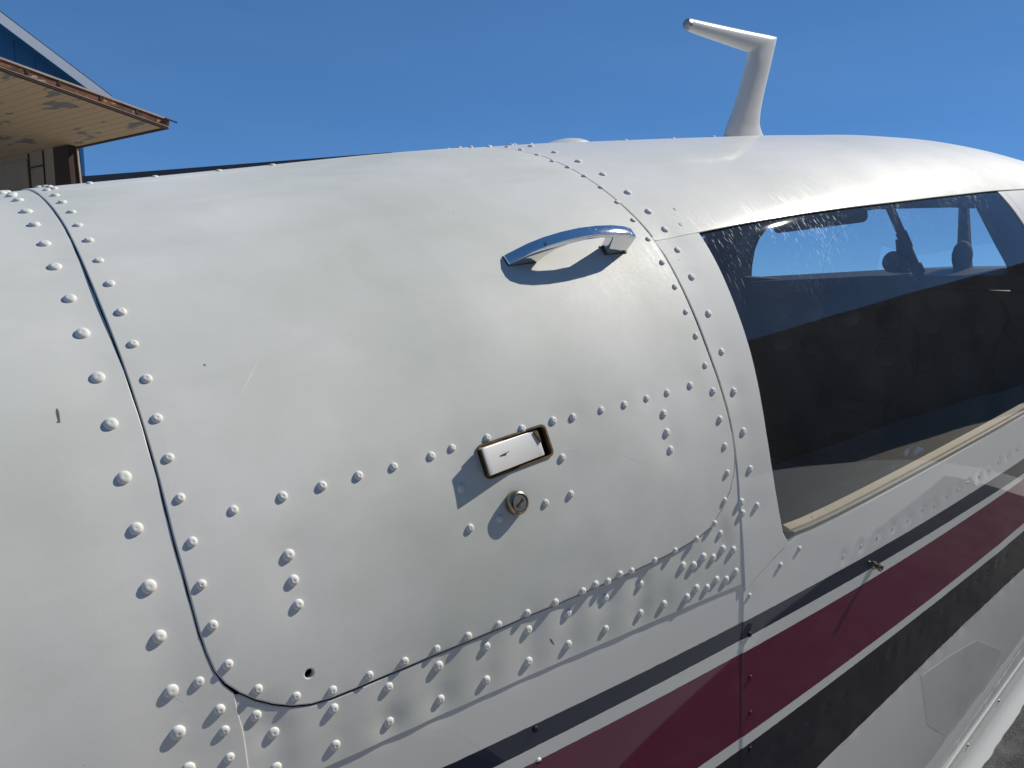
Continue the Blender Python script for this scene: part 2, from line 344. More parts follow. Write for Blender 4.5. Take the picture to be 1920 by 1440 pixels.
WHITE_A, WHITE_B = (0.77, 0.76, 0.72), (0.60, 0.62, 0.555)
NAVY, MAROON, BLACK = (0.010, 0.016, 0.040), (0.13, 0.005, 0.040), (0.009, 0.009, 0.017)
def paint(name, rough, coat=0.0, oxide=0.5, scratch=0.3, grain=0.3, coat_rough=0.05, spec=0.5):
    m, t, b = new_mat(name)
    tco = nd(t, 'ShaderNodeTexCoord'); tco.object = plane
    add = nd(t, 'ShaderNodeVectorMath', operation='ADD'); t.links.new(tco.outputs['Object'], add.inputs[0]); add.inputs[1].default_value = PLANE_BASE
    pos = add.outputs[0]
    sep = nd(t, 'ShaderNodeSeparateXYZ'); t.links.new(pos, sep.inputs[0])
    x, z = sep.outputs[0], sep.outputs[2]
    wob = mth(t, 'MULTIPLY_ADD', noise(t, pos, 90, 2), 0.0012, -0.0006)
    def line(c):
        return mth(t, 'ADD', mth(t, 'MULTIPLY_ADD', mth(t, 'MULTIPLY_ADD', x, c[0], c[1]), x, c[2] + ZC), wob)
    def band(top, bot):
        return mth(t, 'MULTIPLY', mth(t, 'LESS_THAN', z, line(top)), mth(t, 'GREATER_THAN', z, line(bot)))
    n1 = noise(t, pos, 3.2, 5, 0.6)
    n2 = noise(t, mapped(t, pos, (6, 14, 14)), 1.0, 4, 0.6)
    ox = mth(t, 'MULTIPLY', ramp(t, n1, 0.36, 0.64), oxide)
    col = mixc(t, ox, WHITE_A, WHITE_B)
    col = mixc(t, mth(t, 'MULTIPLY', ramp(t, n2, 0.5, 0.75), 0.45 * oxide), col, (0.54, 0.565, 0.50))
    # chips and specks of dirt
    vo = nd(t, 'ShaderNodeTexVoronoi', i_Scale=42.0); t.links.new(mapped(t, pos, (1, 1, 1)), vo.inputs['Vector'])
    vcol = nd(t, 'ShaderNodeSeparateXYZ'); t.links.new(vo.outputs['Color'], vcol.inputs[0])
    spot = mth(t, 'MULTIPLY', mth(t, 'LESS_THAN', vo.outputs['Distance'], mth(t, 'MULTIPLY', vcol.outputs[1], 0.055)), mth(t, 'GREATER_THAN', vcol.outputs[0], 0.72))
    dirt = mth(t, 'MULTIPLY', spot, mth(t, 'GREATER_THAN', vcol.outputs[2], 0.55))
    chalk = mth(t, 'MULTIPLY', spot, mth(t, 'LESS_THAN', vcol.outputs[2], 0.45))
    col = mixc(t, band(STRIPE_N1T, STRIPE_N1B), col, NAVY)
    col = mixc(t, band(STRIPE_MT, STRIPE_MB), col, MAROON)
    col = mixc(t, band(STRIPE_BT, STRIPE_BB), col, BLACK)
    col = mixc(t, mth(t, 'MULTIPLY', dirt, 0.75), col, (0.10, 0.085, 0.06))
    col = mixc(t, mth(t, 'MULTIPLY', chalk, 0.4), col, (0.8, 0.8, 0.78))
    # fine scratches in two directions
    sc = None
    if scratch > 0.25:
        for rot in ((0.3, 0.9, 0.4), (1.2, -0.5, 1.9)):
            n = noise(t, mapped(t, pos, (900, 22, 22), rot), 1.0, 0, 0.4)
            g = noise(t, mapped(t, pos, (9, 9, 9), rot), 1.0, 0)
            v = mth(t, 'MULTIPLY', ramp(t, n, 0.70, 0.76), ramp(t, g, 0.52, 0.66))
            sc = v if sc is None else mth(t, 'MAXIMUM', sc, v)
        col = mixc(t, mth(t, 'MULTIPLY', sc, 0.25 * scratch), col, (0.85, 0.85, 0.83))
    t.links.new(col, b.inputs['Base Color'])
    rg = mth(t, 'MULTIPLY_ADD', n1, 0.30 * rough, rough * 0.85)
    gr = noise(t, pos, 260, 2, 0.6)
    rg = mth(t, 'MULTIPLY_ADD', gr, 0.25 * rough, mth(t, 'SUBTRACT', rg, 0.12 * rough))
    if sc is not None: rg = mth(t, 'MULTIPLY_ADD', sc, -0.35 * rough, rg)
    t.links.new(rg, b.inputs['Roughness'])
    b.inputs['Coat Weight'].default_value = coat
    b.inputs['Specular IOR Level'].default_value = spec
    b.inputs['Coat Roughness'].default_value = coat_rough
    if grain > 0: bump(t, gr, grain * 0.22, 0.0006, b)
    return m
def plain(name, col, rough=0.5, metal=0.0, var=0.15, scale=8.0, bmp=0.0, spec=None):
    m, t, b = new_mat(name)
    tc = nd(t, 'ShaderNodeNewGeometry').outputs['Position']
    n = noise(t, tc, scale, 5, 0.6)
    dark = tuple(c * (1 - var) for c in col); light = tuple(min(1, c * (1 + var)) for c in col)
    t.links.new(mixc(t, ramp(t, n, 0.3, 0.7), dark, light), b.inputs['Base Color'])
    t.links.new(mth(t, 'MULTIPLY_ADD', n, 0.3 * rough, 0.85 * rough), b.inputs['Roughness'])
    b.inputs['Metallic'].default_value = metal
    if spec is not None: b.inputs['Specular IOR Level'].default_value = spec
    if bmp: bump(t, noise(t, tc, scale * 12, 4, 0.6), bmp, 0.002, b)
    return m

M_DOOR = paint('chalky white aircraft paint', 0.56, 0.0, 1.0, 0.35, 0.35, 0.05, 0.4)
M_AFT = paint('faded white aircraft paint', 0.56, 0.0, 0.8, 0.3, 0.35, 0.05, 0.4)
M_ROOF = paint('polished white roof paint', 0.62, 0.42, 0.6, 1.0, 1.0, 0.15, 0.25)
M_GLOSS = paint('glossy white and striped paint', 0.60, 0.65, 0.25, 0.2, 0.0, 0.03, 0.15)
M_RIVET = paint('rivet paint', 0.62, 0.0, 0.3, 0.0, 0.0, 0.05, 0.25)
M_FIT = plain('clean white fitting paint', (0.72, 0.72, 0.70), 0.3, var=0.04)
M_GAP = plain('gap shade and seal black', (0.022, 0.020, 0.019), 0.8)  # black stands in for shade in gaps and recesses; also colours the top seal
M_LINER = plain('dark cabin lining', (0.030, 0.028, 0.030), 0.85, var=0.3, bmp=0.2)
M_SEAT = plain('dark seat leather', (0.016, 0.015, 0.017), 0.8, var=0.3, scale=14, bmp=0.3)
M_PLASTIC = plain('black cabin plastic', (0.018, 0.018, 0.02), 0.5, var=0.2)
M_PANEL = plain('instrument panel grey', (0.05, 0.048, 0.05), 0.6, var=0.2)
M_DIAL = plain('instrument face', (0.075, 0.07, 0.065), 0.4, var=0.2)
M_SILL = plain('tan window trim', (0.70, 0.54, 0.30), 0.55, var=0.15, scale=30, bmp=0.1)
M_RUBBER = plain('grey brown rubber seal', (0.11, 0.09, 0.065), 0.5, var=0.4, scale=20)
M_BRASS = plain('tarnished plated brass', (0.36, 0.31, 0.22), 0.30, 1.0, var=0.25, scale=60)
M_NICKEL = plain('worn nickel', (0.36, 0.35, 0.335), 0.35, 0.6, var=0.2, scale=90)
M_STAIN = plain('brown corroded edge', (0.16, 0.10, 0.045), 0.5, 0.3, var=0.5, scale=70)
def chrome_mat():
    m, t, b = new_mat('pitted chrome')
    pos = nd(t, 'ShaderNodeNewGeometry').outputs['Position']
    pit = ramp(t, noise(t, pos, 150, 3, 0.7), 0.66, 0.70)
    t.links.new(mixc(t, pit, (0.78, 0.79, 0.80), (0.10, 0.08, 0.06)), b.inputs['Base Color'])
    b.inputs['Metallic'].default_value = 1.0
    t.links.new(mth(t, 'MULTIPLY_ADD', noise(t, pos, 300, 3, 0.7), 0.10, mth(t, 'MULTIPLY_ADD', pit, 0.4, 0.05)), b.inputs['Roughness'])
    return m
M_CHROME = chrome_mat()
def glass_mat(name, tint, refl=1.0, scratch=1.0, film_w=0.02):
    m = bpy.data.materials.new(name); m.use_nodes = True; t = m.node_tree; t.nodes.clear()
    out = nd(t, 'ShaderNodeOutputMaterial')
    tr = nd(t, 'ShaderNodeBsdfTransparent'); tr.inputs[0].default_value = tint + (1,)
    gl = nd(t, 'ShaderNodeBsdfGlossy'); gl.inputs['Roughness'].default_value = 0.012; gl.inputs[0].default_value = (1, 1, 1, 1)
    lw = nd(t, 'ShaderNodeLayerWeight'); lw.inputs['Blend'].default_value = 0.5
    fr5 = mth(t, 'MULTIPLY_ADD', mth(t, 'POWER', lw.outputs['Facing'], 5.0), 0.94, 0.06)      # both faces of the thin pane
    pos = nd(t, 'ShaderNodeNewGeometry').outputs['Position']
    # crazing and polishing scratches that catch the sun
    sc = None
    for rot in ((0.2, 0.5, 0.1), (0.9, -0.6, 1.4), (-0.5, 0.9, -0.8)):
        v = mth(t, 'MULTIPLY', ramp(t, noise(t, mapped(t, pos, (1100, 60, 60), rot), 1.0, 1), 0.70, 0.76), ramp(t, noise(t, mapped(t, pos, (7, 7, 7), rot), 1.0, 1), 0.50, 0.68))
        sc = v if sc is None else mth(t, 'MAXIMUM', sc, v)
    g2 = nd(t, 'ShaderNodeBsdfGlossy'); g2.inputs['Roughness'].default_value = 0.42; g2.inputs[0].default_value = (0.9, 0.95, 1, 1)
    df = nd(t, 'ShaderNodeBsdfDiffuse'); df.inputs[0].default_value = (0.6, 0.6, 0.58, 1)
    film = nd(t, 'ShaderNodeMixShader'); t.links.new(mth(t, 'MULTIPLY_ADD', noise(t, pos, 9, 4, 0.6), film_w, film_w * 0.1), film.inputs[0])
    t.links.new(tr.outputs[0], film.inputs[1]); t.links.new(df.outputs[0], film.inputs[2])
    m1 = nd(t, 'ShaderNodeMixShader'); t.links.new(mth(t, 'MULTIPLY', fr5, refl), m1.inputs[0])
    t.links.new(film.outputs[0], m1.inputs[1]); t.links.new(gl.outputs[0], m1.inputs[2])
    m2 = nd(t, 'ShaderNodeMixShader'); t.links.new(mth(t, 'MULTIPLY', sc, 0.10 * scratch), m2.inputs[0])
    t.links.new(m1.outputs[0], m2.inputs[1]); t.links.new(g2.outputs[0], m2.inputs[2])
    t.links.new(m2.outputs[0], out.inputs['Surface'])
    return m
M_GLASS = glass_mat('scratched acrylic window', (0.87, 0.88, 0.88), 1.1, 1.3, 0.06)
M_GLASS_FAR = glass_mat('clear acrylic window', (0.88, 0.89, 0.89), 0.04, 0.0, 0.0)

# ------------------------------------------------------------------ the setting
def tag(o, **kw):
    for k, v in kw.items(): o[k] = v
    return o
def ground_mat():
    m, t, b = new_mat('sun bleached tarmac')
    pos = nd(t, 'ShaderNodeNewGeometry').outputs['Position']
    n = noise(t, pos, 0.5, 6, 0.65); n2 = noise(t, pos, 60, 4, 0.7)
    c = mixc(t, ramp(t, n, 0.3, 0.7), (0.37, 0.335, 0.28), (0.45, 0.41, 0.35))
    c = mixc(t, mth(t, 'MULTIPLY', ramp(t, n2, 0.45, 0.7), 0.35), c, (0.28, 0.26, 0.23))
    t.links.new(c, b.inputs['Base Color']); b.inputs['Roughness'].default_value = 0.9
    bump(t, n2, 0.4, 0.004, b)
    return m
tag(mesh_obj('ground', [(-900, -900, 0), (900, -900, 0), (900, 900, 0), (-900, 900, 0)], [(0, 1, 2, 3)], ground_mat()), kind='structure')

# ------------------------------------------------------------------ fuselage panels
def resample(poly, step, closed=True):
    P = [np.array(p, float) for p in poly]; out = []
    n = len(P)
    for i in range(n if closed else n - 1):
        a, b = P[i], P[(i + 1) % n]; L = np.linalg.norm(b - a)
        k = max(1, int(round(L / step)))
        for j in range(k): out.append(a + (b - a) * j / k)
    if not closed: out.append(P[-1])
    return np.array(out)
def area(P): return 0.5 * np.sum(P[:, 0] * np.roll(P[:, 1], -1) - np.roll(P[:, 0], -1) * P[:, 1])
def shrink(P, d):
    """closed CCW polygon offset inwards by d"""
    e = np.roll(P, -1, 0) - P; e /= np.maximum(np.linalg.norm(e, axis=1, keepdims=True), 1e-9)
    nrm = np.stack([-e[:, 1], e[:, 0]], 1)
    v = nrm + np.roll(nrm, 1, 0); v /= np.maximum(np.linalg.norm(v, axis=1, keepdims=True), 0.3)
    c = np.clip((v * nrm).sum(1, keepdims=True), 0.5, 1)
    return P + v * d / c
def inside(P, q):
    x, y = q[:, 0], q[:, 1]; r = np.zeros(len(q), bool)
    for (x0, y0), (x1, y1) in zip(P, np.roll(P, -1, 0)):
        c = ((y0 > y) != (y1 > y))
        r ^= c & (x < (x1 - x0) * (y - y0) / ((y1 - y0) if y1 != y0 else 1e-12) + x0)
    return r
def smooth_line(pts, it=2):
    P = np.array(pts, float)
    for _ in range(it):
        Q = P.copy(); Q[1:-1] = 0.25 * P[:-2] + 0.5 * P[1:-1] + 0.25 * P[2:]; P = Q
    return [tuple(p) for p in P]
def off(pts, dx, ds): return [(p[0] + dx, p[1] + ds) for p in pts]

HARGS = {}
def panel(name, poly, h, mat, parent=plane, holes=(), grid=0.006, bstep=0.005, bev=0.0011, drop=0.0007, thick=0.003, amp=0.0003, fine=None, coarse=0.05, seed=None, dimples=True, label=None):
    seed = seed if seed is not None else (hash_name(name))
    loops = []
    for k, pl in enumerate([poly] + list(holes)):
        P = resample(pl, bstep if k == 0 else 0.003)
        if area(P) < 0: P = P[::-1]
        if k: P = P[::-1]
        loops.append(P)
    allp = np.vstack(loops); lo, hi = loops[0].min(0), loops[0].max(0)
    dimp = [d for d in DIMPLES if dimples and lo[0] - .05 < d[0] < hi[0] + .05 and lo[1] - .05 < d[1] < hi[1] + .05]
    args = (h, amp, seed, dimp); HARGS[name] = args
    inner = [shrink(P, bev) for P in loops]
    def pts_grid(l, u, st):
        gx, gs = np.meshgrid(np.arange(l[0] + st / 2, u[0], st), np.arange(l[1] + st / 2, u[1], st * 0.866), indexing='xy')
        gx = gx + (np.arange(gx.shape[0])[:, None] % 2) * st * 0.5
        return np.stack([gx.ravel(), gs.ravel()], 1)
    q = pts_grid(lo, hi, grid) if fine is None else None
    if fine is not None:
        f0, f1 = np.array(fine[:2]), np.array(fine[2:])
        a = pts_grid(np.maximum(lo, f0), np.minimum(hi, f1), grid)
        c = pts_grid(lo, hi, coarse); m = ((c > f0 - coarse * .3) & (c < f1 + coarse * .3)).all(1)
        q = np.vstack([a, c[~m]])
    ok = inside(inner[0], q)
    for hl in inner[1:]: ok &= ~inside(hl, q)
    q = q[ok]
    ib = np.vstack(inner); cell = {}
    rad = min(grid, bstep) * 0.55
    for p in ib: cell.setdefault((int(p[0] // rad), int(p[1] // rad)), []).append(p)
    keep = []
    for p in q:
        cx, cy = int(p[0] // rad), int(p[1] // rad); good = True
        for i in (-1, 0, 1):
            for j in (-1, 0, 1):
                for b in cell.get((cx + i, cy + j), ()):
                    if (b[0] - p[0]) ** 2 + (b[1] - p[1]) ** 2 < rad * rad: good = False; break
        keep.append(good)
    q = q[np.array(keep, bool)] if len(q) else q
    pts = np.vstack([ib, q]) if len(q) else ib
    edges = []; base = 0
    for L in inner:
        n = len(L); edges += [(base + i, base + (i + 1) % n) for i in range(n)]; base += n
    V2, E2, F2, ov, oe, of = delaunay_2d_cdt([Vector(p) for p in pts], edges, [], 2, 1e-7)
    V2 = np.array([tuple(v) for v in V2])
    P3 = Sh(V2[:, 0], V2[:, 1], args); NN = Nh(V2[:, 0], V2[:, 1], args)
    verts = [P3]; norms = [NN]; faces = []
    cen = np.array([V2[list(f)].mean(0) for f in F2]); drop_f = np.zeros(len(F2), bool)
    for hl in inner[1:]: drop_f |= inside(hl, cen)
    for f, bad in zip(F2, drop_f):
        if bad: continue
        a, b, c = (V2[i] for i in f[:3])
        ccw = (b[0]-a[0])*(c[1]-a[1]) - (b[1]-a[1])*(c[0]-a[0]) > 0
        faces.append(tuple(f) if not ccw else tuple(f[::-1]))
    cnt = len(P3)
    for I, O in zip(inner, loops):
        n = len(I)
        p_in = Sh(I[:, 0], I[:, 1], args); n_in = Nh(I[:, 0], I[:, 1], args)
        base_h = relief(O[:, 0], O[:, 1], *args)
        n_o = N0(O[:, 0], O[:, 1]); s_o = S0(O[:, 0], O[:, 1])
        p_out = s_o + n_o * (base_h - drop)[:, None]
        p_bot = s_o + n_o * (base_h - thick)[:, None]
        outd = s_o - S0(I[:, 0], I[:, 1]); outd /= np.maximum(np.linalg.norm(outd, axis=1, keepdims=True), 1e-9)
        n_bev = n_o * 0.8 + outd * 0.6; n_bev /= np.linalg.norm(n_bev, axis=1, keepdims=True)
        b0 = cnt
        verts += [p_in, p_out, p_out, p_bot]; norms += [n_in, n_bev, outd, outd]; cnt += 4 * n
        for i in range(n):
            j = (i + 1) % n
            faces.append((b0 + i, b0 + j, b0 + n + j, b0 + n + i))
            faces.append((b0 + 2*n + i, b0 + 2*n + j, b0 + 3*n + j, b0 + 3*n + i))
    V = np.vstack(verts); Nn = np.vstack(norms)
    o = mesh_obj(name, V, faces, mat, parent, normals=Nn)
    if label: o['label'] = label
    return o
def hash_name(n): return sum((i + 3) * ord(c) for i, c in enumerate(n)) % 9973
def rect(x0, x1, s0, s1): return [(x0, s0), (x1, s0), (x1, s1), (x0, s1)]
def surf_frame(x, s, args=None):
    P = (S0(np.array(x), np.array(s)) if args is None else Sh(np.array(x), np.array(s), args))
    n = Vector(N0(np.array(x), np.array(s))); u = Vector(S0(np.array(x + .004), np.array(s)) - S0(np.array(x - .004), np.array(s))).normalized()
    d = n.cross(u).normalized()            # down the side, away from the crown or up
    if d.z > 0: d = -d
    return Vector(P), u, d, n

for lst, dep, r in ((R_SILL, .0011, .012), (R_SILL_BIG, .0003, .012), (R_PILLAR, .0008, .014), (R_AFT_BIG, .0007, .018), (R_AFT_SMALL, .0004, .012), (R_DOOR_MID, .0004, .013), (R_DOOR_THREE, .0005, .014), (R_ROOF, .0002, .012), (R_FWD, .0003, .010)):
    for (x, s) in lst: DIMPLES.append((x, s, dep * random.uniform(.4, 1.4), r * random.uniform(.8, 1.3)))
for (x, s) in R_FLUSH_WHITE: DIMPLES.append((x, s, random.uniform(.0002, .0005), .007))
for (x, s) in R_FLUSH_STRIPE: DIMPLES.append((x, s, random.uniform(.0002, .0008), random.uniform(.006, .012)))
for k in range(14): DIMPLES.append((random.uniform(.75, 1.7), random.uniform(1.08, 1.22), random.choice((-1, 1)) * random.uniform(.0003, .0007), random.uniform(.012, .025)))
for k in range(10): DIMPLES.append((random.uniform(-.1, .1), random.uniform(.3, .95), random.choice((-1, 1)) * random.uniform(.0002, .0005), random.uniform(.015, .03)))

GL, GB, GR = smooth_line(GAP_LEFT, 1), smooth_line(GAP_BOTTOM, 1), smooth_line(GAP_RIGHT, 2)
top_s = lambda x: 0.1027 - 0.13 * (x - 0.127)
gap = np.array([(GL[0][0], top_s(GL[0][0]))] + GL + GB + GR + [(.694, .12), (.694, top_s(.694))])
gap = resample(gap, .006)
if area(gap) < 0: gap = gap[::-1]
# latch and drain openings in the door
LC = np.mean(np.array(LATCH), 0)
def rrect(cx, cs, w, h, r, n=5):
    out = []
    for qx, qs, a0 in ((1, 1, 0), (-1, 1, 90), (-1, -1, 180), (1, -1, 270)):
        for k in range(n + 1):
            a = math.radians(a0 + 90 * k / n)
            out.append((cx + qx * (w / 2 - r) + r * math.cos(a), cs + qs * (h / 2 - r) + r * math.sin(a)))
    return out
DR = DRAIN[0]
latch_hole = rrect(LC[0], LC[1], .079, .030, .005)
drain_hole = [(DR[0] + 0.0036 * math.cos(a), DR[1] + .0036 * math.sin(a)) for a in np.linspace(0, 6.2832, 17)[:-1]]
door = panel('baggage_door', [tuple(p) for p in shrink(gap, .0003)], .0030, M_DOOR, holes=[latch_hole, drain_hole], grid=.0055, amp=.0013, thick=.0045, bev=.0011, drop=.0006)
door['label'] = 'large chalky white door panel with chrome grab handle, latch and key lock'

wide = shrink(gap, -.0010)                       # the opening the door sits in
def cut(P, cond): return [tuple(p) for p in P if cond(p)]
# aft skin: everything behind the left seam
edge_l = [(p[0] - .0004 - .0006 * abs(math.sin(i * .9 + .4)) * (.3 + .7 * (i > 8)), p[1]) for i, p in enumerate(smooth_line(resample(GL, .012, False), 1))]
aft_right = [(GL[0][0] - .0011, -.45), (GL[0][0] - .0011, .05)] + edge_l + [(GAP_BOTTOM[0][0] - .0008, GAP_BOTTOM[0][1] + .0010)] + [(p[0] - .0002, p[1]) for p in AFT_EDGE] + [(AFT_EDGE[-1][0], 1.1), (AFT_EDGE[-1][0], 1.75)]
aft = panel('aft_skin', aft_right + [(-2.5, 1.75), (-2.5, -.45)], .0021, M_AFT, grid=.0065, fine=(-.06, .0, .2, .95), amp=.0014, bev=.0009)
aft['label'] = 'white riveted skin panel behind the door, large rivet heads'
# crown skin over the top of the door
crown = panel('crown_skin', [(GL[0][0] + .0005, -.45), (.694, -.45), (.694, top_s(.694) + .004), (.4, top_s(.4) + .004), (.2, top_s(.2) + .004), (GL[0][0] + .0005, top_s(.11) + .004)], .0034, M_AFT, grid=.02, bstep=.01, fine=(.1, 0, .7, .12), amp=.0002)
# sill panel between door and lap joint
bot = [tuple(p) for p in resample([(p[0], p[1] + .0016) for p in GB], .005, False)]
rgt = [(p[0] + .0018, p[1] + .0014) for p in GR[:3]]
lapx = np.polyfit([p[0] for p in LAP], [p[1] for p in LAP], 2)
lap_pts = [(x, float(np.polyval(lapx, x))) for x in np.linspace(.70, .105, 60)]
sill_poly = [(AFT_EDGE[-1][0] - .004, float(np.polyval(lapx, .1)))] + [(p[0] - .004, p[1]) for p in AFT_EDGE[::-1]][:-1] + [(bot[2][0] - .006, bot[2][1] + .0006)] + bot[3:] + rgt + [(GR[k_][0] + .0020, GR[k_][1]) for k_ in (3, 4, 5)] + [(.712, GR[5][1]), (.712, .80), (.712, float(np.polyval(lapx, .712)))] + lap_pts
sill = panel('door_sill_panel', sill_poly, .0013, M_DOOR, grid=.005, amp=.0003, thick=.0016, bev=.0009, drop=.0005)
lower = panel('lower_side_skin', [(.08, float(np.polyval(lapx, .08)) - .02), (.4, float(np.polyval(lapx, .4)) - .02), (.712, float(np.polyval(lapx, .7)) - .02), (.712, 1.75), (.08, 1.75)], -.0002, M_GLOSS, grid=.008, fine=(.08, .74, .71, 1.2), amp=.0004, bev=.0006)
# window pillar
WL, WB = smooth_line(WIN_LEFT, 2), smooth_line(WIN_BOTTOM, 2)
pil_left = [(p[0] + .0026, p[1]) for p in GR[::-1] if .409 < p[1] < .70]
pillar = panel('window_pillar', pil_left + [(.7040, .735)] + [(.7042, .78), (.7050, .82), (.7064, .8575)] + [MITRE[2], MITRE[1], MITRE[0]] + WL[::-1] + [(WL[0][0] - .002, .4070), (.7125, .4070)], .0022, M_GLOSS, grid=.005, amp=.0004, bev=.0010, drop=.0006, thick=.0016)
pillar['label'] = 'narrow white riveted pillar between the door seam and the window'
# forward side skin with the stripes
fs = lambda x: .363 + 1.056 - .193 * (x - 1.70)
fwd_poly = [(.7032, 1.62), (.7032, .8600), (.7032, .850)] + off(MITRE[::-1][1:-1], -.003, -.003) + WB[1:] + [(1.66, .8455), (1.7425, .8455), (1.7425, fs(1.7425)), (1.2, fs(1.2)), (.9, fs(.9))]
fwd = panel('forward_side_skin', fwd_poly, .0008, M_GLOSS, grid=.006, amp=.0006, bev=.0016, drop=.0012, thick=.006)
fwd['label'] = 'glossy white side skin under the window with navy, maroon and black stripes'
# roof skin with its drip lip above the window
roof_edge = [(.7135, .4105), (.75, .4098), (.80, .4088), (.9048, .4057), (1.0355, .4040), (1.1822, .4050), (1.351, .4078), (1.5548, .4090), (1.7006, .4095), (1.745, .41), (2.6, .41)]
GRt = [(p[0] + .0023, p[1]) for p in GR if p[1] < .405]
roof = panel('roof_skin', [(.7115, .405)] + GRt + [(.6955, .12), (.6955, -.41), (2.2, -.41), (2.2, 0.), (2.35, .3)] + roof_edge[::-1][0:1] + roof_edge[::-1][1:], .0028, M_ROOF, grid=.008, bstep=.006, fine=(.69, -.02, 2.4, .42), amp=.0005, bev=.0012, drop=.0006, thick=.0018)
roof['label'] = 'polished white cabin roof skin'
panel('window_post', [(1.7145, .4115), (1.7430, .4115), (1.7430, .8455), (1.7145, .8455)], .0020, M_GLOSS, grid=.008, amp=.0002)
panel('cabin_door_skin', [(1.7440, .4115), (2.5, .4115), (3.0, .6), (3.0, 1.75), (1.7440, 1.75)], .0018, M_GLOSS, grid=.03, amp=.0004)
panel('belly_side_skin', [(1.712, fs(1.712) + .004), (1.7430, fs(1.74) + .004), (1.7430, 1.75), (.9, 1.75), (.9, fs(.9) + .004)], .0004, M_GLOSS, grid=.03, amp=.0002)
bm = bmesh.new(); rings = []
for x, hw, top, bt in ((2.98, .49, -.56, -1.36), (3.3, .47, -.60, -1.36), (3.9, .42, -.68, -1.30), (4.25, .34, -.76, -1.22), (4.4, .15, -.88, -1.1)):
    cz_, hh = (top + bt) / 2, (top - bt) / 2
    rings.append([bm.verts.new((x, 1.015 + hw * math.copysign(abs(math.cos(q)) ** .7, math.cos(q)), cz_ + hh * math.copysign(abs(math.sin(q)) ** .7, math.sin(q)))) for q in [6.28318 * k / 32 for k in range(32)]])
for r0, r1 in zip(rings, rings[1:]):
    for k in range(32): bm.faces.new((r0[k], r0[(k + 1) % 32], r1[(k + 1) % 32], r1[k]))
bm.faces.new(rings[0][::-1]); bm.faces.new(rings[-1])
bm_obj('engine_cowl', bm, M_GLOSS, plane, True, 50)
# far side
panel('far_side_skin', rect(-2.5, 3.0, -1.75, -.87), .0, M_AFT, grid=.05, bstep=.04, amp=.0004)
panel('far_upper_skin', [(-2.5, -.87), (-2.5, -.45), (.694, -.45), (.694, -.41), (.80, -.41), (.80, -.87)], .0, M_AFT, grid=.05, bstep=.04, amp=.0004)
for x0, x1 in ((1.86, 2.0),):
    panel('far_window_post', rect(x0, x1, -.87, -.41), .0, M_AFT, grid=.05, bstep=.04, amp=.0)
panel('far_window', rect(.80, 1.86, -.87, -.41), -.004, M_GLASS_FAR, grid=.04, bstep=.04, amp=.0)
panel('far_front_window', rect(2.0, 2.6, -.87, -.41), -.004, M_GLASS_FAR, grid=.04, bstep=.04, amp=.0)
panel('windshield', [(2.2, -.41), (2.2, 0), (2.35, .3), (2.6, .41), (3.0, .6), (3.0, -.87), (2.6, -.87), (2.6, -.41)], -.003, M_GLASS_FAR, grid=.04, bstep=.03, amp=.0)

# dark gap sheet and cabin linings behind the skins
def liner(name, r, mat=M_LINER, h=-.013, grid=.04):
    return panel(name, r, h, mat, grid=grid, bstep=.03, amp=0, bev=.002, dimples=False)
liner('door_jamb', rect(-.3, .775, -.45, 1.5), M_GAP)  # near-black sheet under the seams, coloured so they look shaded
liner('headliner', rect(.775, 2.12, -.40, .395), h=-.022)
liner('cabin_side_lining', [(.775, .865), (1.75, .865), (1.75, .395), (2.2, .395), (2.2, 1.6), (.775, 1.6)], h=-.022)
liner('far_side_lining', [(.775, -.40), (.775, -1.6), (2.9, -1.6), (2.9, -.89), (.86, -.89), (.86, -.40)], h=-.022)
for x0, x1 in ((1.84, 2.02),):
    liner('far_window_lining', rect(x0, x1, -.89, -.40), h=-.022)

# ------------------------------------------------------------------ the window
win_poly = [(WL[0][0] - .006, .404)] + [(p[0] - .006, p[1]) for p in WL[1:]] + [(WB[0][0] - .004, .834)] + [(p[0], p[1] + .007) for p in WB[2:]] + [(1.722, .852), (1.722, .404)]
window = panel('side_window', win_poly, -.0004, M_GLASS, grid=.02, bstep=.012, amp=.0004, thick=.003, seed=5, dimples=False)
window['label'] = 'scratched tinted side window reflecting the sky and a dark hangar'
def strip(name, pts, cs, mat, parent):
    """a moulding following the window edge: pts (x,s), cs = cross-section points (offset in s, height)"""
    P = resample(pts, .02, False); bm = bmesh.new(); rings = []; m_ = len(cs)
    for x, s in P:
        rings.append([bm.verts.new(S0(np.array(x), np.array(s + q)) + N0(np.array(x), np.array(s + q)) * hh) for q, hh in cs])
    for r0, r1 in zip(rings, rings[1:]):
        for k in range(m_): bm.faces.new((r0[k], r0[(k + 1) % m_], r1[(k + 1) % m_], r1[k]))
    bm.faces.new(rings[0]); bm.faces.new(rings[-1][::-1])
    return bm_obj(name, bm, mat, parent)
bl = [(p[0], p[1]) for p in WB[1:]] + [(1.712, .8455)]
strip('tan_trim', bl, [(-.003, -.006), (-.0075, -.008), (-.0115, -.018), (-.003, -.018)], M_SILL, window)
strip('window_seal', bl, [(-.0050, -.0018), (-.0065, -.005), (-.002, -.009), (.008, -.009), (.008, -.0018)], M_RUBBER, window)
strip('top_seal', roof_edge[2:-2], [(-.001, .0004), (-.001, -.002), (.0002, -.002), (.0002, .0004)], M_GAP, window)
for k in (2, 4, 5, 6):
    x, s = WB[k]
    P, u, d, n = surf_frame(x + .02, s - .006)
    bm_obj('screw', lathe_bm((P - n * .012, u, d, n), [(0, .0022), (.0016, .002), (.0028, .0), (.0028, -.001)], 10), M_NICKEL, window, True)

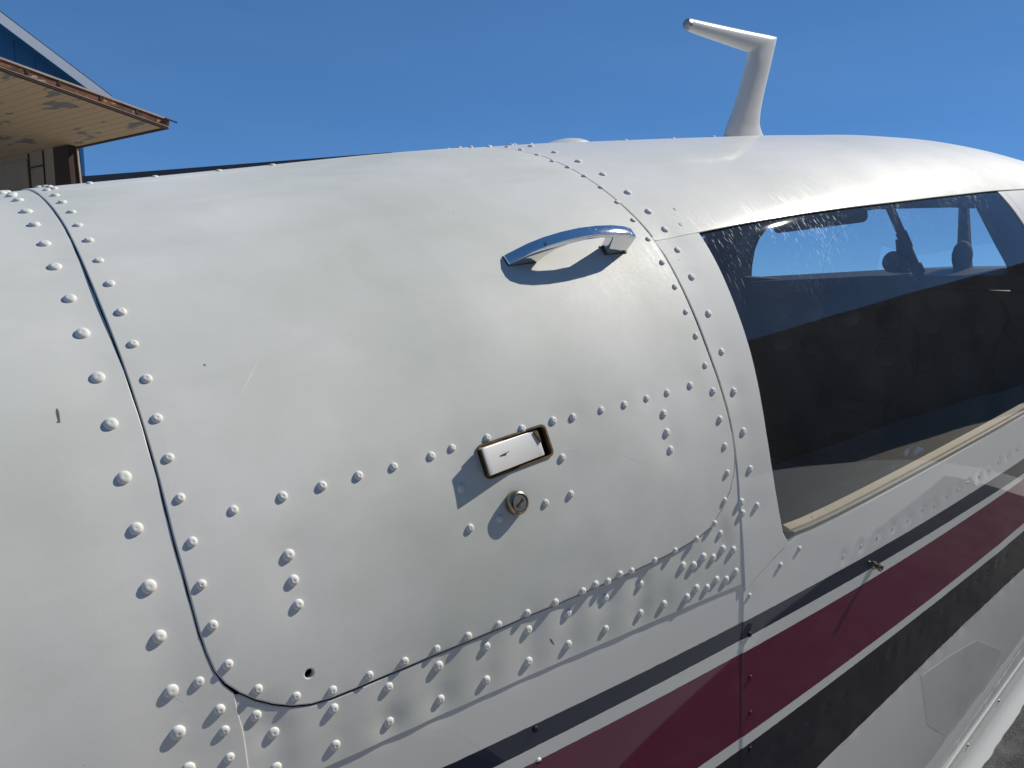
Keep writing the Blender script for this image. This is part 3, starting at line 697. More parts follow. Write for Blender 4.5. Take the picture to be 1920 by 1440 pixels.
# ------------------------------------------------------------------ rivets
def rivet_mesh(name, r, h, pit, seg=14):
    bm = lathe_bm(((0, 0, 0), (1, 0, 0), (0, 1, 0), (0, 0, 1)), [(r * 1.04, -.0006), (r, .10 * h), (r * .93, .5 * h), (r * .72, .84 * h), (r * .40, .985 * h), (r * .16, h - pit * .2), (r * .07, h - pit), (0, h - pit)], seg)
    bmesh.ops.recalc_face_normals(bm, faces=bm.faces)
    me = bpy.data.meshes.new(name); bm.to_mesh(me); bm.free()
    me.polygons.foreach_set('use_smooth', [True] * len(me.polygons)); me.materials.append(M_RIVET)
    return me
def flush_mesh(name, r, h, seg=14):
    bm = lathe_bm(((0, 0, 0), (1, 0, 0), (0, 1, 0), (0, 0, 1)), [(r * 1.25, -.0004), (r * 1.1, .9 * h), (r * .92, h), (r * .8, .1 * h), (r * .66, .75 * h), (0, .9 * h)], seg)
    bmesh.ops.recalc_face_normals(bm, faces=bm.faces)
    me = bpy.data.meshes.new(name); bm.to_mesh(me); bm.free()
    me.polygons.foreach_set('use_smooth', [True] * len(me.polygons)); me.materials.append(M_GLOSS)
    return me
RM = dict(big=rivet_mesh('rivet_big', .0048, .0025, .0002), med=rivet_mesh('rivet_medium', .0043, .0023, .0003), small=rivet_mesh('rivet_small', .0037, .0021, .0003), tiny=rivet_mesh('rivet_tiny', .0034, .0027, .0006), flush=flush_mesh('flush_rivet', .0028, .0004))
def rivets(lst, mesh, part, args_name, name='rivet'):
    for (x, s) in lst:
        P, u, d, n = surf_frame(x, s, HARGS[args_name])
        o = bpy.data.objects.new(name, RM[mesh])
        t = (n + Vector((random.gauss(0, .035), random.gauss(0, .035), random.gauss(0, .035)))).normalized()
        q = t.to_track_quat('Z', 'Y').to_matrix().to_4x4() @ Matrix.Rotation(random.uniform(0, 6.28), 4, 'Z')
        k = random.uniform(.94, 1.07); q = q @ Matrix.Diagonal((k, k * random.uniform(.95, 1.05), k * random.uniform(.85, 1.12), 1))
        COL.objects.link(o); o.parent = part
        o.matrix_local = Matrix.Translation(P) @ q
rivets(R_AFT_BIG, 'big', aft, 'aft_skin')
rivets(R_AFT_SMALL, 'small', aft, 'aft_skin')
rivets(R_DOOR_EDGE, 'small', door, 'baggage_door')
rivets(R_DOOR_MID, 'small', door, 'baggage_door')
rivets(R_DOOR_THREE, 'med', door, 'baggage_door')
rivets(R_SILL, 'med', sill, 'door_sill_panel')
rivets(R_SILL_BIG, 'big', sill, 'door_sill_panel')
rivets(R_PILLAR, 'med', pillar, 'window_pillar')
rivets(R_ROOF, 'big', roof, 'roof_skin')
rivets(R_FWD, 'small', fwd, 'forward_side_skin')
rivets(R_LOW, 'small', lower, 'lower_side_skin')
rivets(R_FLUSH_WHITE + R_FLUSH_STRIPE, 'flush', fwd, 'forward_side_skin', 'flush_rivet')
rivets(R_FLUSH_ROOF, 'flush', roof, 'roof_skin', 'flush_rivet')
rivets([(.79, .02), (.84, .0), (1.02, .04), (1.14, .045), (1.25, .05)], 'med', roof, 'roof_skin')
rivets([(GL[0][0] + .018 + .02 * k * (k > 6), .085 - .028 * k) for k in range(5)] + [(.17 + .07 * k, .06 - .01 * (k % 2)) for k in range(4)] + [(.684, .05), (.684, .02), (.684, -.01)], 'small', crown, 'crown_skin')
rivets([(.092, .10), (.088, .06), (.092, .02)], 'big', aft, 'aft_skin')

# ------------------------------------------------------------------ door furniture
M_SCAR0 = plain('dark scratch', (.05, .045, .04), .7)
# chrome grab handle
a = np.array(HANDLE[0]); b = np.array(HANDLE[1]); mid = (a + b) / 2
P, u, d, n = surf_frame(mid[0], mid[1], HARGS['baggage_door'])
PA = Vector(Sh(a[0:1], a[1:2], HARGS['baggage_door'])[0]); PB = Vector(Sh(b[0:1], b[1:2], HARGS['baggage_door'])[0])
ta = (PB - PA).normalized(); wv = n.cross(ta).normalized(); nv = ta.cross(wv).normalized()
if nv.dot(n) < 0: nv = -nv
L = (PB - PA).length
def handle_poly(L, H):
    outer = [(0, -.002), (0, .003), (.14*L, .50*H), (.24*L, .70*H), (.36*L, .86*H), (.50*L, .97*H), (.64*L, 1.0*H), (.78*L, .97*H), (.90*L, .88*H), (.985*L, .76*H), (1.0*L, .70*H), (1.0*L, -.002)]
    inner = [(.815*L, -.002), (.80*L, .35*H), (.775*L, .76*H), (.66*L, .82*H), (.52*L, .78*H), (.40*L, .66*H), (.32*L, .48*H), (.26*L, .22*H), (.22*L, -.002)]
    return outer + inner
bm = prism_bm((PA - wv * .0, ta, nv, wv), handle_poly(L, .037), -.0066, .0066, bevel=.0018, seg=2)
bm_obj('grab_handle', bm, M_CHROME, door, True, 38)
bm_obj('handle_gasket', prism_bm((PA, ta, nv, wv), [(-.0010, -.001), (.21 * L, -.001), (.21 * L, .0006), (-.0010, .0006)], -.0070, .0070, .0002), M_RUBBER, door)
bm_obj('handle_gasket', prism_bm((PA, ta, nv, wv), [(.80 * L, -.001), (L + .0012, -.001), (L + .0012, .0012), (.80 * L, .0012)], -.0070, .0070, .0002), M_RUBBER, door)
# latch: recessed pan, plated rim and a paddle standing open at its rear end
P, u, d, n = surf_frame(LC[0], LC[1], HARGS['baggage_door'])
fr = (P, u, d, n)
def loop(w, h, r, n_=6): return rrect(0, 0, w, h, r, n_)
def ring_bm(fr, outer, inner, h0, h1):
    O, A, B, Nn = fr; bm = bmesh.new(); k = len(outer)
    vs = [[bm.verts.new(O + A * p[0] + B * p[1] + Nn * hh) for p in pl] for pl, hh in ((outer, h0), (outer, h1), (inner, h1), (inner, h0))]
    for q in range(4):
        r0, r1 = vs[q], vs[(q + 1) % 4]
        for i in range(k): bm.faces.new((r0[i], r0[(i + 1) % k], r1[(i + 1) % k], r1[i]))
    return bm
bm_obj('latch_rim', ring_bm(fr, loop(.0815, .0325, .006), loop(.0775, .0285, .0045), -.004, .0009), M_STAIN, door, True, 40)
bm = bmesh.new(); lo = loop(.0785, .0295, .005); O, A, B, Nn = fr
t_ = [bm.verts.new(O + A * p[0] + B * p[1] - Nn * .001) for p in lo]; b_ = [bm.verts.new(O + A * p[0] + B * p[1] - Nn * .013) for p in lo]
for i in range(len(lo)): bm.faces.new((t_[i], t_[(i + 1) % len(lo)], b_[(i + 1) % len(lo)], b_[i]))
bm.faces.new(b_)
bm_obj('latch_recess', bm, M_GAP, door)  # pan coloured black in place of the shade inside it
def paddle(name, half, h_off, thick, mat, bev):
    # profile in (along u, out along n); stands open at the rear (minus u)
    N_ = 14; up = []; dn = []
    for k in range(N_ + 1):
        q = k / N_; xx = -.0415 + q * .073; hh = .0125 * (1 - q) ** 1.2 - .0015 + h_off
        up.append((xx, hh)); dn.append((xx + (.001 if k else .002), hh - thick))
    poly = up + dn[::-1]
    return bm_obj(name, prism_bm((P, u, n, d), poly, -half, half, bev, 2), mat, door, True, 40)
paddle('latch_paddle', .0128, .0, .0060, M_FIT, .0011)
paddle('latch_paddle_edge', .0134, -.0048, .0040, M_STAIN, .0004)
bm_obj('paddle_scratch', prism_bm((P + n * .0073, u, d, n), [(-.024, -.0012), (-.013, -.0022), (-.0128, -.0016), (-.024, -.0004)], -.0008, .0004), M_SCAR0, door)
bm_obj('paddle_stain', prism_bm((P + n * .0006, u, d, n), [(.0255, -.0115), (.0302, -.0115), (.0304, .0), (.0285, -.004)], -.0022, .0001), M_STAIN, door)
# key lock
lk = LOCK[0]; P, u, d, n = surf_frame(lk[0], lk[1], HARGS['baggage_door'])
lf = (P, u, d, n)
bm_obj('lock_bezel', lathe_bm(lf, [(.0112, -.001), (.0113, .003), (.0110, .0052), (.0098, .0072), (.0082, .0076), (.0080, .0060), (.0079, .0060)], 40), M_BRASS, door, True, 50)
face = bm_obj('lock_face', lathe_bm(lf, [(.0079, .0058), (.0076, .0072), (.0058, .0073), (.0056, .0070), (.0054, .0073), (0, .0073)], 40), M_NICKEL, door, True, 30)
ang = math.radians(-25); ku = u * math.cos(ang) + d * math.sin(ang); kd = -u * math.sin(ang) + d * math.cos(ang)
bm_obj('keyway', prism_bm((P, ku, kd, n), [(-.0045, -.0011), (.002, -.0011), (.002, -.0016), (.0046, -.0016), (.0046, .0011), (.003, .0016), (.0012, .0009), (-.0045, .0012)], .0068, .00765), M_GAP, door)
bm_obj('lock_core', lathe_bm((P + d * .0012 , u, d, n), [(.0028, .0071), (.0028, .0075), (.0018, .0076), (0, .0076)], 20), M_NICKEL, door, True, 30)
# stud under the window
sd = STUD[0]; P, u, d, n = surf_frame(sd[0], sd[1], HARGS['forward_side_skin'])
bm_obj('snap_stud', lathe_bm((P, u, d, n), [(.0062, -.001), (.0062, .0022), (.0050, .0034), (.0040, .0040), (.0042, .0070), (.0054, .0085), (.0054, .0120), (.0044, .0132), (.0030, .0128), (.0026, .010), (0, .010)], 24), M_BRASS, fwd, True, 35)

# scars in the paint: short gouges and flakes
def mark(name, pts, w, mat, part, pname):
    P = resample(pts, .002, False); bm = bmesh.new(); prev = None
    for i, (x, s_) in enumerate(P):
        a_ = P[min(i + 1, len(P) - 1)] - P[max(i - 1, 0)]; a_ = a_ / (np.linalg.norm(a_) + 1e-9)
        hw_ = w * (0.35 + 0.65 * math.sin(math.pi * (i + .5) / len(P))) * random.uniform(.7, 1.3)
        row = []
        for sg in (-1, 1):
            X_, Q_ = np.array(x - a_[1] * sg * hw_), np.array(s_ + a_[0] * sg * hw_)
            row.append(bm.verts.new(Sh(X_, Q_, HARGS[pname]) + N0(X_, Q_) * .00006))
        if prev: bm.faces.new((prev[0], prev[1], row[1], row[0]))
        prev = row
    return bm_obj(name, bm, mat, part)
M_SCAR = plain('brown paint scar', (.13, .11, .08), .7, var=.3, scale=200)
M_FLAKE = plain('pale paint drip', (.82, .81, .76), .5, var=.05, scale=200)
mark('paint_gouge', MARK_A, .0010, M_SCAR, aft, 'aft_skin')
mark('paint_drip', MARK_B, .0007, M_FLAKE, aft, 'aft_skin')
for k_, mk in enumerate((MARK_C, MARK_D, MARK_E)): mark('paint_scratch', mk, .00045, M_FLAKE, door, 'baggage_door')
mark('paint_chip', MARK_F, .0008, M_SCAR, sill, 'door_sill_panel')

# ------------------------------------------------------------------ roof fittings
sec = []
for i, (l, r) in enumerate(zip(ANT_L, ANT_R)):
    l, r = Vector(l) + Vector((0, 0, ZC)), Vector(r) + Vector((0, 0, ZC)); c = (l + r) / 2; hw = (r - l) / 2
    th = (.36 if i > 1 else .40) * hw.length
    if i >= 6: th = max(.0065, .36 * min(hw.length, .03))
    sec.append((c, hw, min(th, .016)))
sec[0] = (sec[0][0] - Vector((0, 0, .012)), sec[0][1], .020)
bm = bmesh.new(); rings = []
# extra sections for a smooth loft
def catm(a, b, c, d_, t): return 0.5 * ((2 * b) + (c - a) * t + (2*a - 5*b + 4*c - d_) * t*t + (3*b - a - 3*c + d_) * t**3)
full = []
for i in range(len(sec) - 1):
    p0, p1, p2, p3 = sec[max(i-1, 0)], sec[i], sec[i+1], sec[min(i+2, len(sec)-1)]
    for t in (0, .34, .67):
        if i in (5, 6): full.append(tuple(a_ + (b_ - a_) * t for a_, b_ in zip(p1, p2)))
        else: full.append(tuple(catm(a_, b_, c_, e_, t) for a_, b_, c_, e_ in zip(p0, p1, p2, p3)))
full.append(sec[-1])
for c, hw, th in full:
    rings.append([bm.verts.new(c + hw * math.cos(q) + Vector((0, 1, 0)) * th * math.sin(q)) for q in [6.28318 * k / 24 for k in range(24)]])
for r0, r1 in zip(rings, rings[1:]):
    for k in range(24): bm.faces.new((r0[k], r0[(k + 1) % 24], r1[(k + 1) % 24], r1[k]))
bm.faces.new(rings[0][::-1]); bm.faces.new(rings[-1])
ant = bm_obj('whip_antenna', bm, M_FIT, plane, True, 60)
ant['label'] = 'white bent blade antenna on the cabin roof'
c, hw, th = sec[-1]
ax = (sec[-1][0] - sec[-2][0]).normalized()
bm_obj('antenna_tip', tube_bm([c - ax * .002, c + ax * .005, c + ax * .0065], [hw.length * .80, hw.length * .82, hw.length * .5], 16), M_NICKEL, ant, True, 40)
# low fairing on the crown
bx = [p[0] for p in BLISTER]; bm = bmesh.new(); rings = []
for q in np.linspace(0, 1, 15):
    x = bx[0] + (bx[1] - bx[0]) * q; e = max(0.0, math.sin(math.pi * q ** 1.3)) ** .55
    base = Vector(S0(np.array(x), np.array(0.))) ; hh = .0005 + .0125 * e; ww = .006 + .022 * e
    rings.append([bm.verts.new(base + Vector((0, ww * math.cos(t), -.002 + hh * math.sin(t)))) for t in np.linspace(0, math.pi, 9)])
for r0, r1 in zip(rings, rings[1:]):
    for k in range(8): bm.faces.new((r0[k], r0[k + 1], r1[k + 1], r1[k]))
bm_obj('roof_fairing', bm, M_FIT, plane, True, 60)

# ------------------------------------------------------------------ wing root
zs = lambda x: ZC - 1.056 + .193 * (x - 1.70) - .010 * max(0, x - 1.9) * 8
bm = bmesh.new(); rings = []
prof = [(.4985, .0), (.4948, .0008), (.4938, -.002), (.4932, -.012)] + [(.4932 - .0285 * (1 - math.cos(t)), -.012 - .032 * math.sin(t)) for t in np.linspace(.15, math.pi / 2, 7)] + [(.440, -.0455)]
for x in np.linspace(.80, 2.6, 46):
    rings.append([bm.verts.new((x, y, zs(x) + z - .0015)) for y, z in prof])
for r0, r1 in zip(rings, rings[1:]):
    for k in range(len(prof) - 1): bm.faces.new((r0[k], r0[k + 1], r1[k + 1], r1[k]))
M_FILLET = paint('glossy white fillet paint', 0.14, 0.7, 0.2, 0.3, 0.05)
fillet = bm_obj('wing_fillet', bm, M_FILLET, plane, True, 50)
fillet['label'] = 'bright white curved fillet where the wing meets the fuselage'
for px in (1.42, 1.56, 1.70):
    q = Vector((px, .4932, zs(px) - .012)); 
    bm_obj('screw', lathe_bm((q, (1, 0, 0), (0, 0, 1), (0, -1, 0)), [(.0032, -.001), (.003, .001), (.0018, .0018), (0, .0016)], 10), M_NICKEL, fillet, True)
bm = bmesh.new()
xs = [.80, 1.0, 1.3, 1.6, 1.9, 2.2, 2.5]; rings = []
for y in (.4405, -.3, -1.5, -3.5):
    dz = max(0, -(y - .44)) * .095
    top = [(x, y, zs(x) - .047 + dz) for x in xs]; botm = [(x, y, zs(x) - .047 + dz - .02 - .09 * math.sin(math.pi * (i + .35) / 6.7)) for i, x in enumerate(xs)]
    rings.append([bm.verts.new(v) for v in top + botm[::-1]])
for r0, r1 in zip(rings, rings[1:]):
    m_ = len(r0)
    for k in range(m_): bm.faces.new((r0[k], r0[(k + 1) % m_], r1[(k + 1) % m_], r1[k]))
bm.faces.new(rings[-1])
wing = bm_obj('wing', bm, M_AFT, plane)
m, t, b = new_mat('worn black non-slip walkway')
pos = nd(t, 'ShaderNodeNewGeometry').outputs['Position']
nn = noise(t, pos, 14, 6, 0.7); n3 = noise(t, pos, 420, 2, 0.7)
c = mixc(t, ramp(t, nn, .42, .75), (.020, .020, .022), (.16, .155, .15)); c = mixc(t, mth(t, 'MULTIPLY', ramp(t, n3, .5, .75), .5), c, (.25, .24, .23))
t.links.new(c, b.inputs['Base Color']); b.inputs['Roughness'].default_value = .75
bump(t, n3, .9, .002, b)
M_WALK = m
edge = [(x, .4640 + random.uniform(-.0015, .0015)) for x in np.linspace(.95, 2.4, 80)]
pts2 = edge + [(2.4, .05), (.95, .05)]
bm = bmesh.new()
zt = lambda x, y: zs(x) - .0470 + max(0, -(y - .44)) * .095 + .0022 + (.0012 if y > .45 else 0)
far_ = [bm.verts.new((x, y, zt(x, y))) for x, y in edge]; n1_ = [bm.verts.new((x, .435, zt(x, .435))) for x, y in edge]; n2_ = [bm.verts.new((x, .02, zt(x, .02))) for x, y in edge]
for i in range(len(edge) - 1):
    bm.faces.new((far_[i], far_[i+1], n1_[i+1], n1_[i])); bm.faces.new((n1_[i], n1_[i+1], n2_[i+1], n2_[i]))
bm_obj('walkway', bm, M_WALK, wing)

band_top = [(x, fs(x) - .012 - .020 * max(0, min(1, (x - 1.25) / .45)) + random.uniform(-.0022, .0022)) for x in np.linspace(1.0, 1.711, 90)]
bm = bmesh.new(); rings = []
for x, st in band_top:
    row = []
    for q in np.linspace(0, 1, 8):
        sx = st + (fs(x) + .001 - st) * q
        row.append(bm.verts.new(S0(np.array(x), np.array(sx)) + N0(np.array(x), np.array(sx)) * (.0011 + .0040 * q ** 1.7)))
    rings.append(row)
for r0, r1 in zip(rings, rings[1:]):
    for k in range(7): bm.faces.new((r0[k], r0[k + 1], r1[k + 1], r1[k]))
bm_obj('fillet_paint_band', bm, M_FILLET, plane, True, 60)
M_FILM = paint('scuffed clear film', 0.24, 0.8, 1.0, 1.0, 0.0, 0.10, 0.3)
film = panel('scuff_film', FILM, .00095, M_FILM, grid=.012, bstep=.008, amp=.0006, bev=.0004, drop=.00005, thick=.0003, seed=HARGS['forward_side_skin'][2])
film['label'] = 'scuffed protective film patch above the wing fillet'

# ------------------------------------------------------------------ inside the cabin
K = 2.1 / 2.35
hole = [(y * K, z * K + ZC) for y, z in SCREEN_HOLE]
bm = bmesh.new()
outer = []
cy, cz = np.mean([p[0] for p in hole]), np.mean([p[1] for p in hole])
for y, z in hole:                       # former reaching out to the lining
    dy, dz = y - cy, z - cz; k = 1.0
    outer.append((cy + dy * 1.12 + math.copysign(.02, dy), cz + dz * 1.35 + math.copysign(.06, dz)))
nH = len(hole)
rows = [[bm.verts.new((x, p[0], p[1])) for p in pl] for x, pl in ((2.08, outer), (2.08, hole), (2.13, hole), (2.13, outer))]
for q in range(4):
    r0, r1 = rows[q], rows[(q + 1) % 4]
    for i in range(nH): bm.faces.new((r0[i], r0[(i + 1) % nH], r1[(i + 1) % nH], r1[i]))
bm_obj('windshield_frame', bm, M_LINER, plane)
gk = 2.0 / 2.25
gz = [(y * gk, z * gk + ZC) for y, z in GLARE]
bm = bmesh.new()
pr = [(gz[2][0] - .12, gz[2][1] - .005), (gz[2][0], gz[2][1]), (gz[1][0], gz[1][1]), (gz[0][0], gz[0][1] - .0)]
rows = [[bm.verts.new((x, y, z - dz)) for y, z in pr] for x, dz in ((2.0, .035), (2.0, .0), (2.09, -.006), (2.45, .03))]
for r0, r1 in zip(rows, rows[1:]):
    for i in range(3): bm.faces.new((r0[i], r0[i + 1], r1[i + 1], r1[i]))
bm_obj('glareshield', bm, M_PLASTIC, plane)
ip = bm_obj('instrument_panel', box_bm((2.02, .58, ZC - .85), (2.05, 1.45, ZC - .335), .004), M_PANEL, plane)
for k in range(14):
    y, z = .68 + .105 * (k % 7) + random.uniform(-.008, .008), ZC - .42 - .10 * (k // 7)
    bm_obj('dial', lathe_bm(((2.02, y, z), (0, 1, 0), (0, 0, 1), (-1, 0, 0)), [(.036, 0), (.036, .0012), (.031, .0015), (.030, .001), (0, .001)], 18), M_DIAL if k % 3 else M_PLASTIC, ip, True, 40)
for k in range(6):
    bm_obj('radio', box_bm((2.008, .98, ZC - .66 + .0 - .035 * k), (2.02, 1.13, ZC - .632 - .035 * k), .002), M_DIAL if k % 2 else M_PLASTIC, ip)
bm_obj('rear_bulkhead', box_bm((.62, .56, ZC - 1.2), (.64, 1.47, ZC - .36), 0), M_LINER, plane)
bm_obj('cabin_floor', box_bm((.62, .55, ZC - 1.22), (2.6, 1.48, ZC - 1.18), 0), M_LINER, plane)
bm_obj('firewall', box_bm((2.60, .53, ZC - 1.3), (2.62, 1.50, ZC - .46), 0), M_LINER, plane)
# centre post, compass, brace tube with gooseneck lamp, visor
pk = 2.14 / 2.3
pc = [Vector((p[0] * pk, p[1] * pk, p[2] * pk + ZC)) for p in POST_C]
bm_obj('windshield_post', prism_bm((Vector((2.14, 0, 0)), (0, 1, 0), (0, 0, 1), (1, 0, 0)), [(p.y, p.z + dz) for p, dz in zip(pc, (.03, .03, -.03, -.03))], 0, .02, .002), M_LINER, plane)
ck = 2.1 / 2.25
cc = [Vector((p[0] * ck, p[1] * ck, p[2] * ck + ZC)) for p in COMPASS]
bm_obj('compass', lathe_bm((cc[0] + Vector((0, -.015, -.055)), (1, 0, 0), (0, 1, 0), (0, 0, 1)), [(0, .050), (.010, .047), (.020, .034), (.024, .016), (.023, .0), (.016, -.030), (.016, -.06), (.018, -.12), (0, -.12)], 18), M_LINER, plane, True, 60)
bk = 2.0 / 2.2
b0, b1 = (Vector((p[0] * bk, p[1] * bk, p[2] * bk + ZC)) for p in BRACE)
db = (b1 - b0)
brace = bm_obj('brace_tube', tube_bm([b0 - db * .25, b0, b0 + db * .5, b1, b1 + db * .1], .0105, 14), M_LINER, plane, True, 50)
bm_obj('tube_clamp', tube_bm([b0 + db * .38, b0 + db * .62], .0135, 14), M_PLASTIC, brace, True, 50)
bm_obj('tube_clamp', tube_bm([b0 + db * .86, b1], .0150, 14), M_PLASTIC, brace, True, 50)
kc = 1.96 / 2.15
c0 = Vector((CYL[0][0] * kc, CYL[0][1] * kc, CYL[0][2] * kc + ZC)); 
axc = (Vector((0, 0, ZC)) - c0).normalized(); axc = (axc + Vector((-.05, .55, .03))).normalized()
lamp = bm_obj('cabin_lamp', tube_bm([c0 + axc * .004, c0, c0 - axc * .002, c0 - axc * .05, c0 - axc * .075, c0 - axc * .08], [.024, .026, .0272, .0272, .025, .010], 24), M_PLASTIC, plane, True, 50)
bm_obj('lamp_arm', tube_bm([c0 - axc * .035 + Vector((0, 0, .02)), c0 - axc * .03 + Vector((0, -.002, .055)), b0 + db * .5], [.009, .013, .010], 12), M_PLASTIC, lamp, True, 50)
vk = 1.0
v0, v1, v2, v3 = (Vector((p[0], p[1], p[2] + ZC)) for p in VISOR)
va = (v1 - v0); vl = va.length; va.normalize(); vb = Vector((0, 0, 1)) - va * va.z; vb.normalize(); vw = va.cross(vb)
bm_obj('sun_visor', prism_bm((v0 - vb * .006, va, vb, vw), rrect(vl / 2, 0, vl, .036, .014, 5), -.007, .007, .003), M_PLASTIC, plane, True, 40)
# seats
def seat(x, y, w, tilt, name='cabin_seat'):
    fr_ = (Vector((x, y, ZC - 1.15)), Vector((-math.sin(tilt), 0, math.cos(tilt))), Vector((0, 1, 0)), Vector((math.cos(tilt), 0, math.sin(tilt))))
    back = prism_bm(fr_, [(.1, -w / 2), (.45, -w / 2 - .01), (.60, -w / 2 + .03), (.635, -w / 4), (.64, 0), (.635, w / 4), (.60, w / 2 - .03), (.45, w / 2 + .01), (.1, w / 2)], -.045, .045, .03, 3)
    st = bm_obj(name, back, M_SEAT, plane, True, 50)
    bm_obj('seat_cushion', box_bm((x, y - w / 2, ZC - 1.1), (x + .48, y + w / 2, ZC - .93), .03), M_SEAT, st, True, 50)
    return st
seat(1.28, .80, .40, .22); seat(1.28, 1.24, .40, .22)
seat(.80, 1.0, .80, .15, 'rear_bench')
bp = Vector(BALL[0]) + Vector((0, 0, ZC))
bm_obj('seat_belt_guide', lathe_bm((bp, (1, 0, 0), (0, .8, .6), (0, -.6, .8)), [(0, .016), (.009, .013), (.0155, .004), (.017, -.006), (.0165, -.02), (.014, -.022), (.014, -.05)], 20), plain('satin metal knob', (.62, .56, .50), .30, 1.0, var=.1), plane, True, 60)

# ------------------------------------------------------------------ buildings
M_PLANK = None
def plank_mat():
    m, t, b = new_mat('tan soffit boards with peeled paint')
    pos = nd(t, 'ShaderNodeNewGeometry').outputs['Position']
    pm = mapped(t, mapped(t, pos, (1, 1, 1), (0, 0, -1.859)), (1.3, 3.4, .5))
    n = noise(t, pm, 1.0, 5, .5); n2 = noise(t, pos, 5, 4, .6)
    c = mixc(t, n2, (.42, .325, .22), (.48, .375, .26))
    c = mixc(t, ramp(t, n, .60, .65), c, (.19, .195, .20))
    t.links.new(c, b.inputs['Base Color']); b.inputs['Roughness'].default_value = .8
    return m
M_PLANK = plank_mat()
M_RUST = plain('rusted fascia metal', (.16, .065, .035), .8, var=.6, scale=3.5, bmp=.4)
def rust_mat():
    m, t, b = new_mat('rusted and flaking fascia')
    pos = nd(t, 'ShaderNodeNewGeometry').outputs['Position']
    n = noise(t, mapped(t, pos, (3, 1.0, 9)), 1.0, 6, .65); n2 = noise(t, pos, 9, 5, .7)
    c = mixc(t, ramp(t, n, .4, .6), (.07, .03, .025), (.22, .09, .045))
    c = mixc(t, ramp(t, n2, .58, .66), c, (.55, .24, .05))
    c = mixc(t, ramp(t, noise(t, mapped(t, pos, (2, 1, 6)), 2.3, 4), .62, .68), c, (.42, .33, .27))
    t.links.new(c, b.inputs['Base Color']); b.inputs['Roughness'].default_value = .85
    return m
M_RUST = rust_mat()
M_CREAM = plain('weathered cream trim', (.40, .33, .25), .7, var=.2, scale=3)
M_DKWOOD = plain('dark brown timber', (.035, .018, .012), .8, var=.4, scale=3)
M_TANWALL = plain('tan painted board wall', (.30, .245, .18), .8, var=.1, scale=2)
C_, B_, P_ = (Vector(v) + Vector((0, 0, EYE)) for v in SOFFIT_CBP)
ua = (P_ - C_).normalized(); ub = (B_ - C_).normalized(); un = ua.cross(ub).normalized()
if un.z < 0: un = -un
shed = empty('old_hangar', (C_.x - 3, C_.y + 3, 0), 'old tan hangar with peeling board soffit and rusty roof edge at upper left', 'hangar')
LA, LB = 5.2, 12.0
def slab(name, poly, w0, w1, mat): return bm_obj(name, prism_bm((C_, ua, ub, un), poly, w0, w1), mat, shed)
def bar(name, a0, a1, b0_, b1_, w0, w1, mat): return slab(name, [(a0, b0_), (a1, b0_), (a1, b1_), (a0, b1_)], w0, w1, mat)
bar('roof', .0, LA, .0, LB, .03, .06, M_CREAM)
nb = 62; step = LA / nb
for k in range(nb):                    # ceiling boards run parallel to the eave
    bar('soffit_board', k * step + .0025, (k + 1) * step - .0025, .04, LB, -.008 - .003 * (k % 2), .028, M_PLANK)
bar('fascia', -.06, LA, -.03, .012, .0, .145, M_RUST)
bar('fascia_cap', -.09, LA, -.05, -.032, .135, .165, M_CREAM)
bar('fascia_lip', -.05, LA, -.055, .03, -.035, -.012, M_DKWOOD)
bar('fascia_rail', -.05, LA, -.045, -.031, .006, .014, M_CREAM)
bar('roof_edge_strip', -.20, .05, -.075, -.035, .135, .155, M_DKWOOD)
for q in (.55, 1.2, 1.9, 2.4): bar('fascia_bracket', q, q + .05, -.045, -.03, .06, .13, M_DKWOOD)
bar('eave_trim', -.055, -.006, .015, 3.6, -.03, .03, M_DKWOOD)
uh = Vector((ua.x, ua.y, 0)).normalized(); uz = Vector((0, 0, 1))
wb = Vector((C_.x, C_.y, 0)); wf = (wb, ub, uz, uh); zc_ = C_.z
def wbar(name, b0_, b1_, z0, z1, w0, w1, mat, par=None): return bm_obj(name, prism_bm(wf, [(b0_, z0), (b1_, z0), (b1_, z1), (b0_, z1)], w0, w1), mat, par or shed)
wbar('side_wall', 4.15, LB, 0, zc_ + .02, .10, .20, M_TANWALL)
bm_obj('corner_post', prism_bm(wf, [(3.12, 0), (4.15, 0), (4.15, zc_), (3.48, zc_ - .02)], .02, .21), M_DKWOOD, shed)
bm_obj('post_trim', prism_bm(wf, [(3.05, 0), (3.115, 0), (3.475, zc_ - .05), (3.44, zc_ - .05)], .0, .035), M_CREAM, shed)
for q in (4.62, 5.35): wbar('wall_batten', q, q + .035, 0, zc_, .205, .225, M_DKWOOD)
wbar('wall_batten', 4.62, 5.35, zc_ - .34, zc_ - .31, .205, .225, M_DKWOOD)
wbar('wall_panel', 5.45, 7.6, 0, zc_ - .13, .205, .23, M_TANWALL)
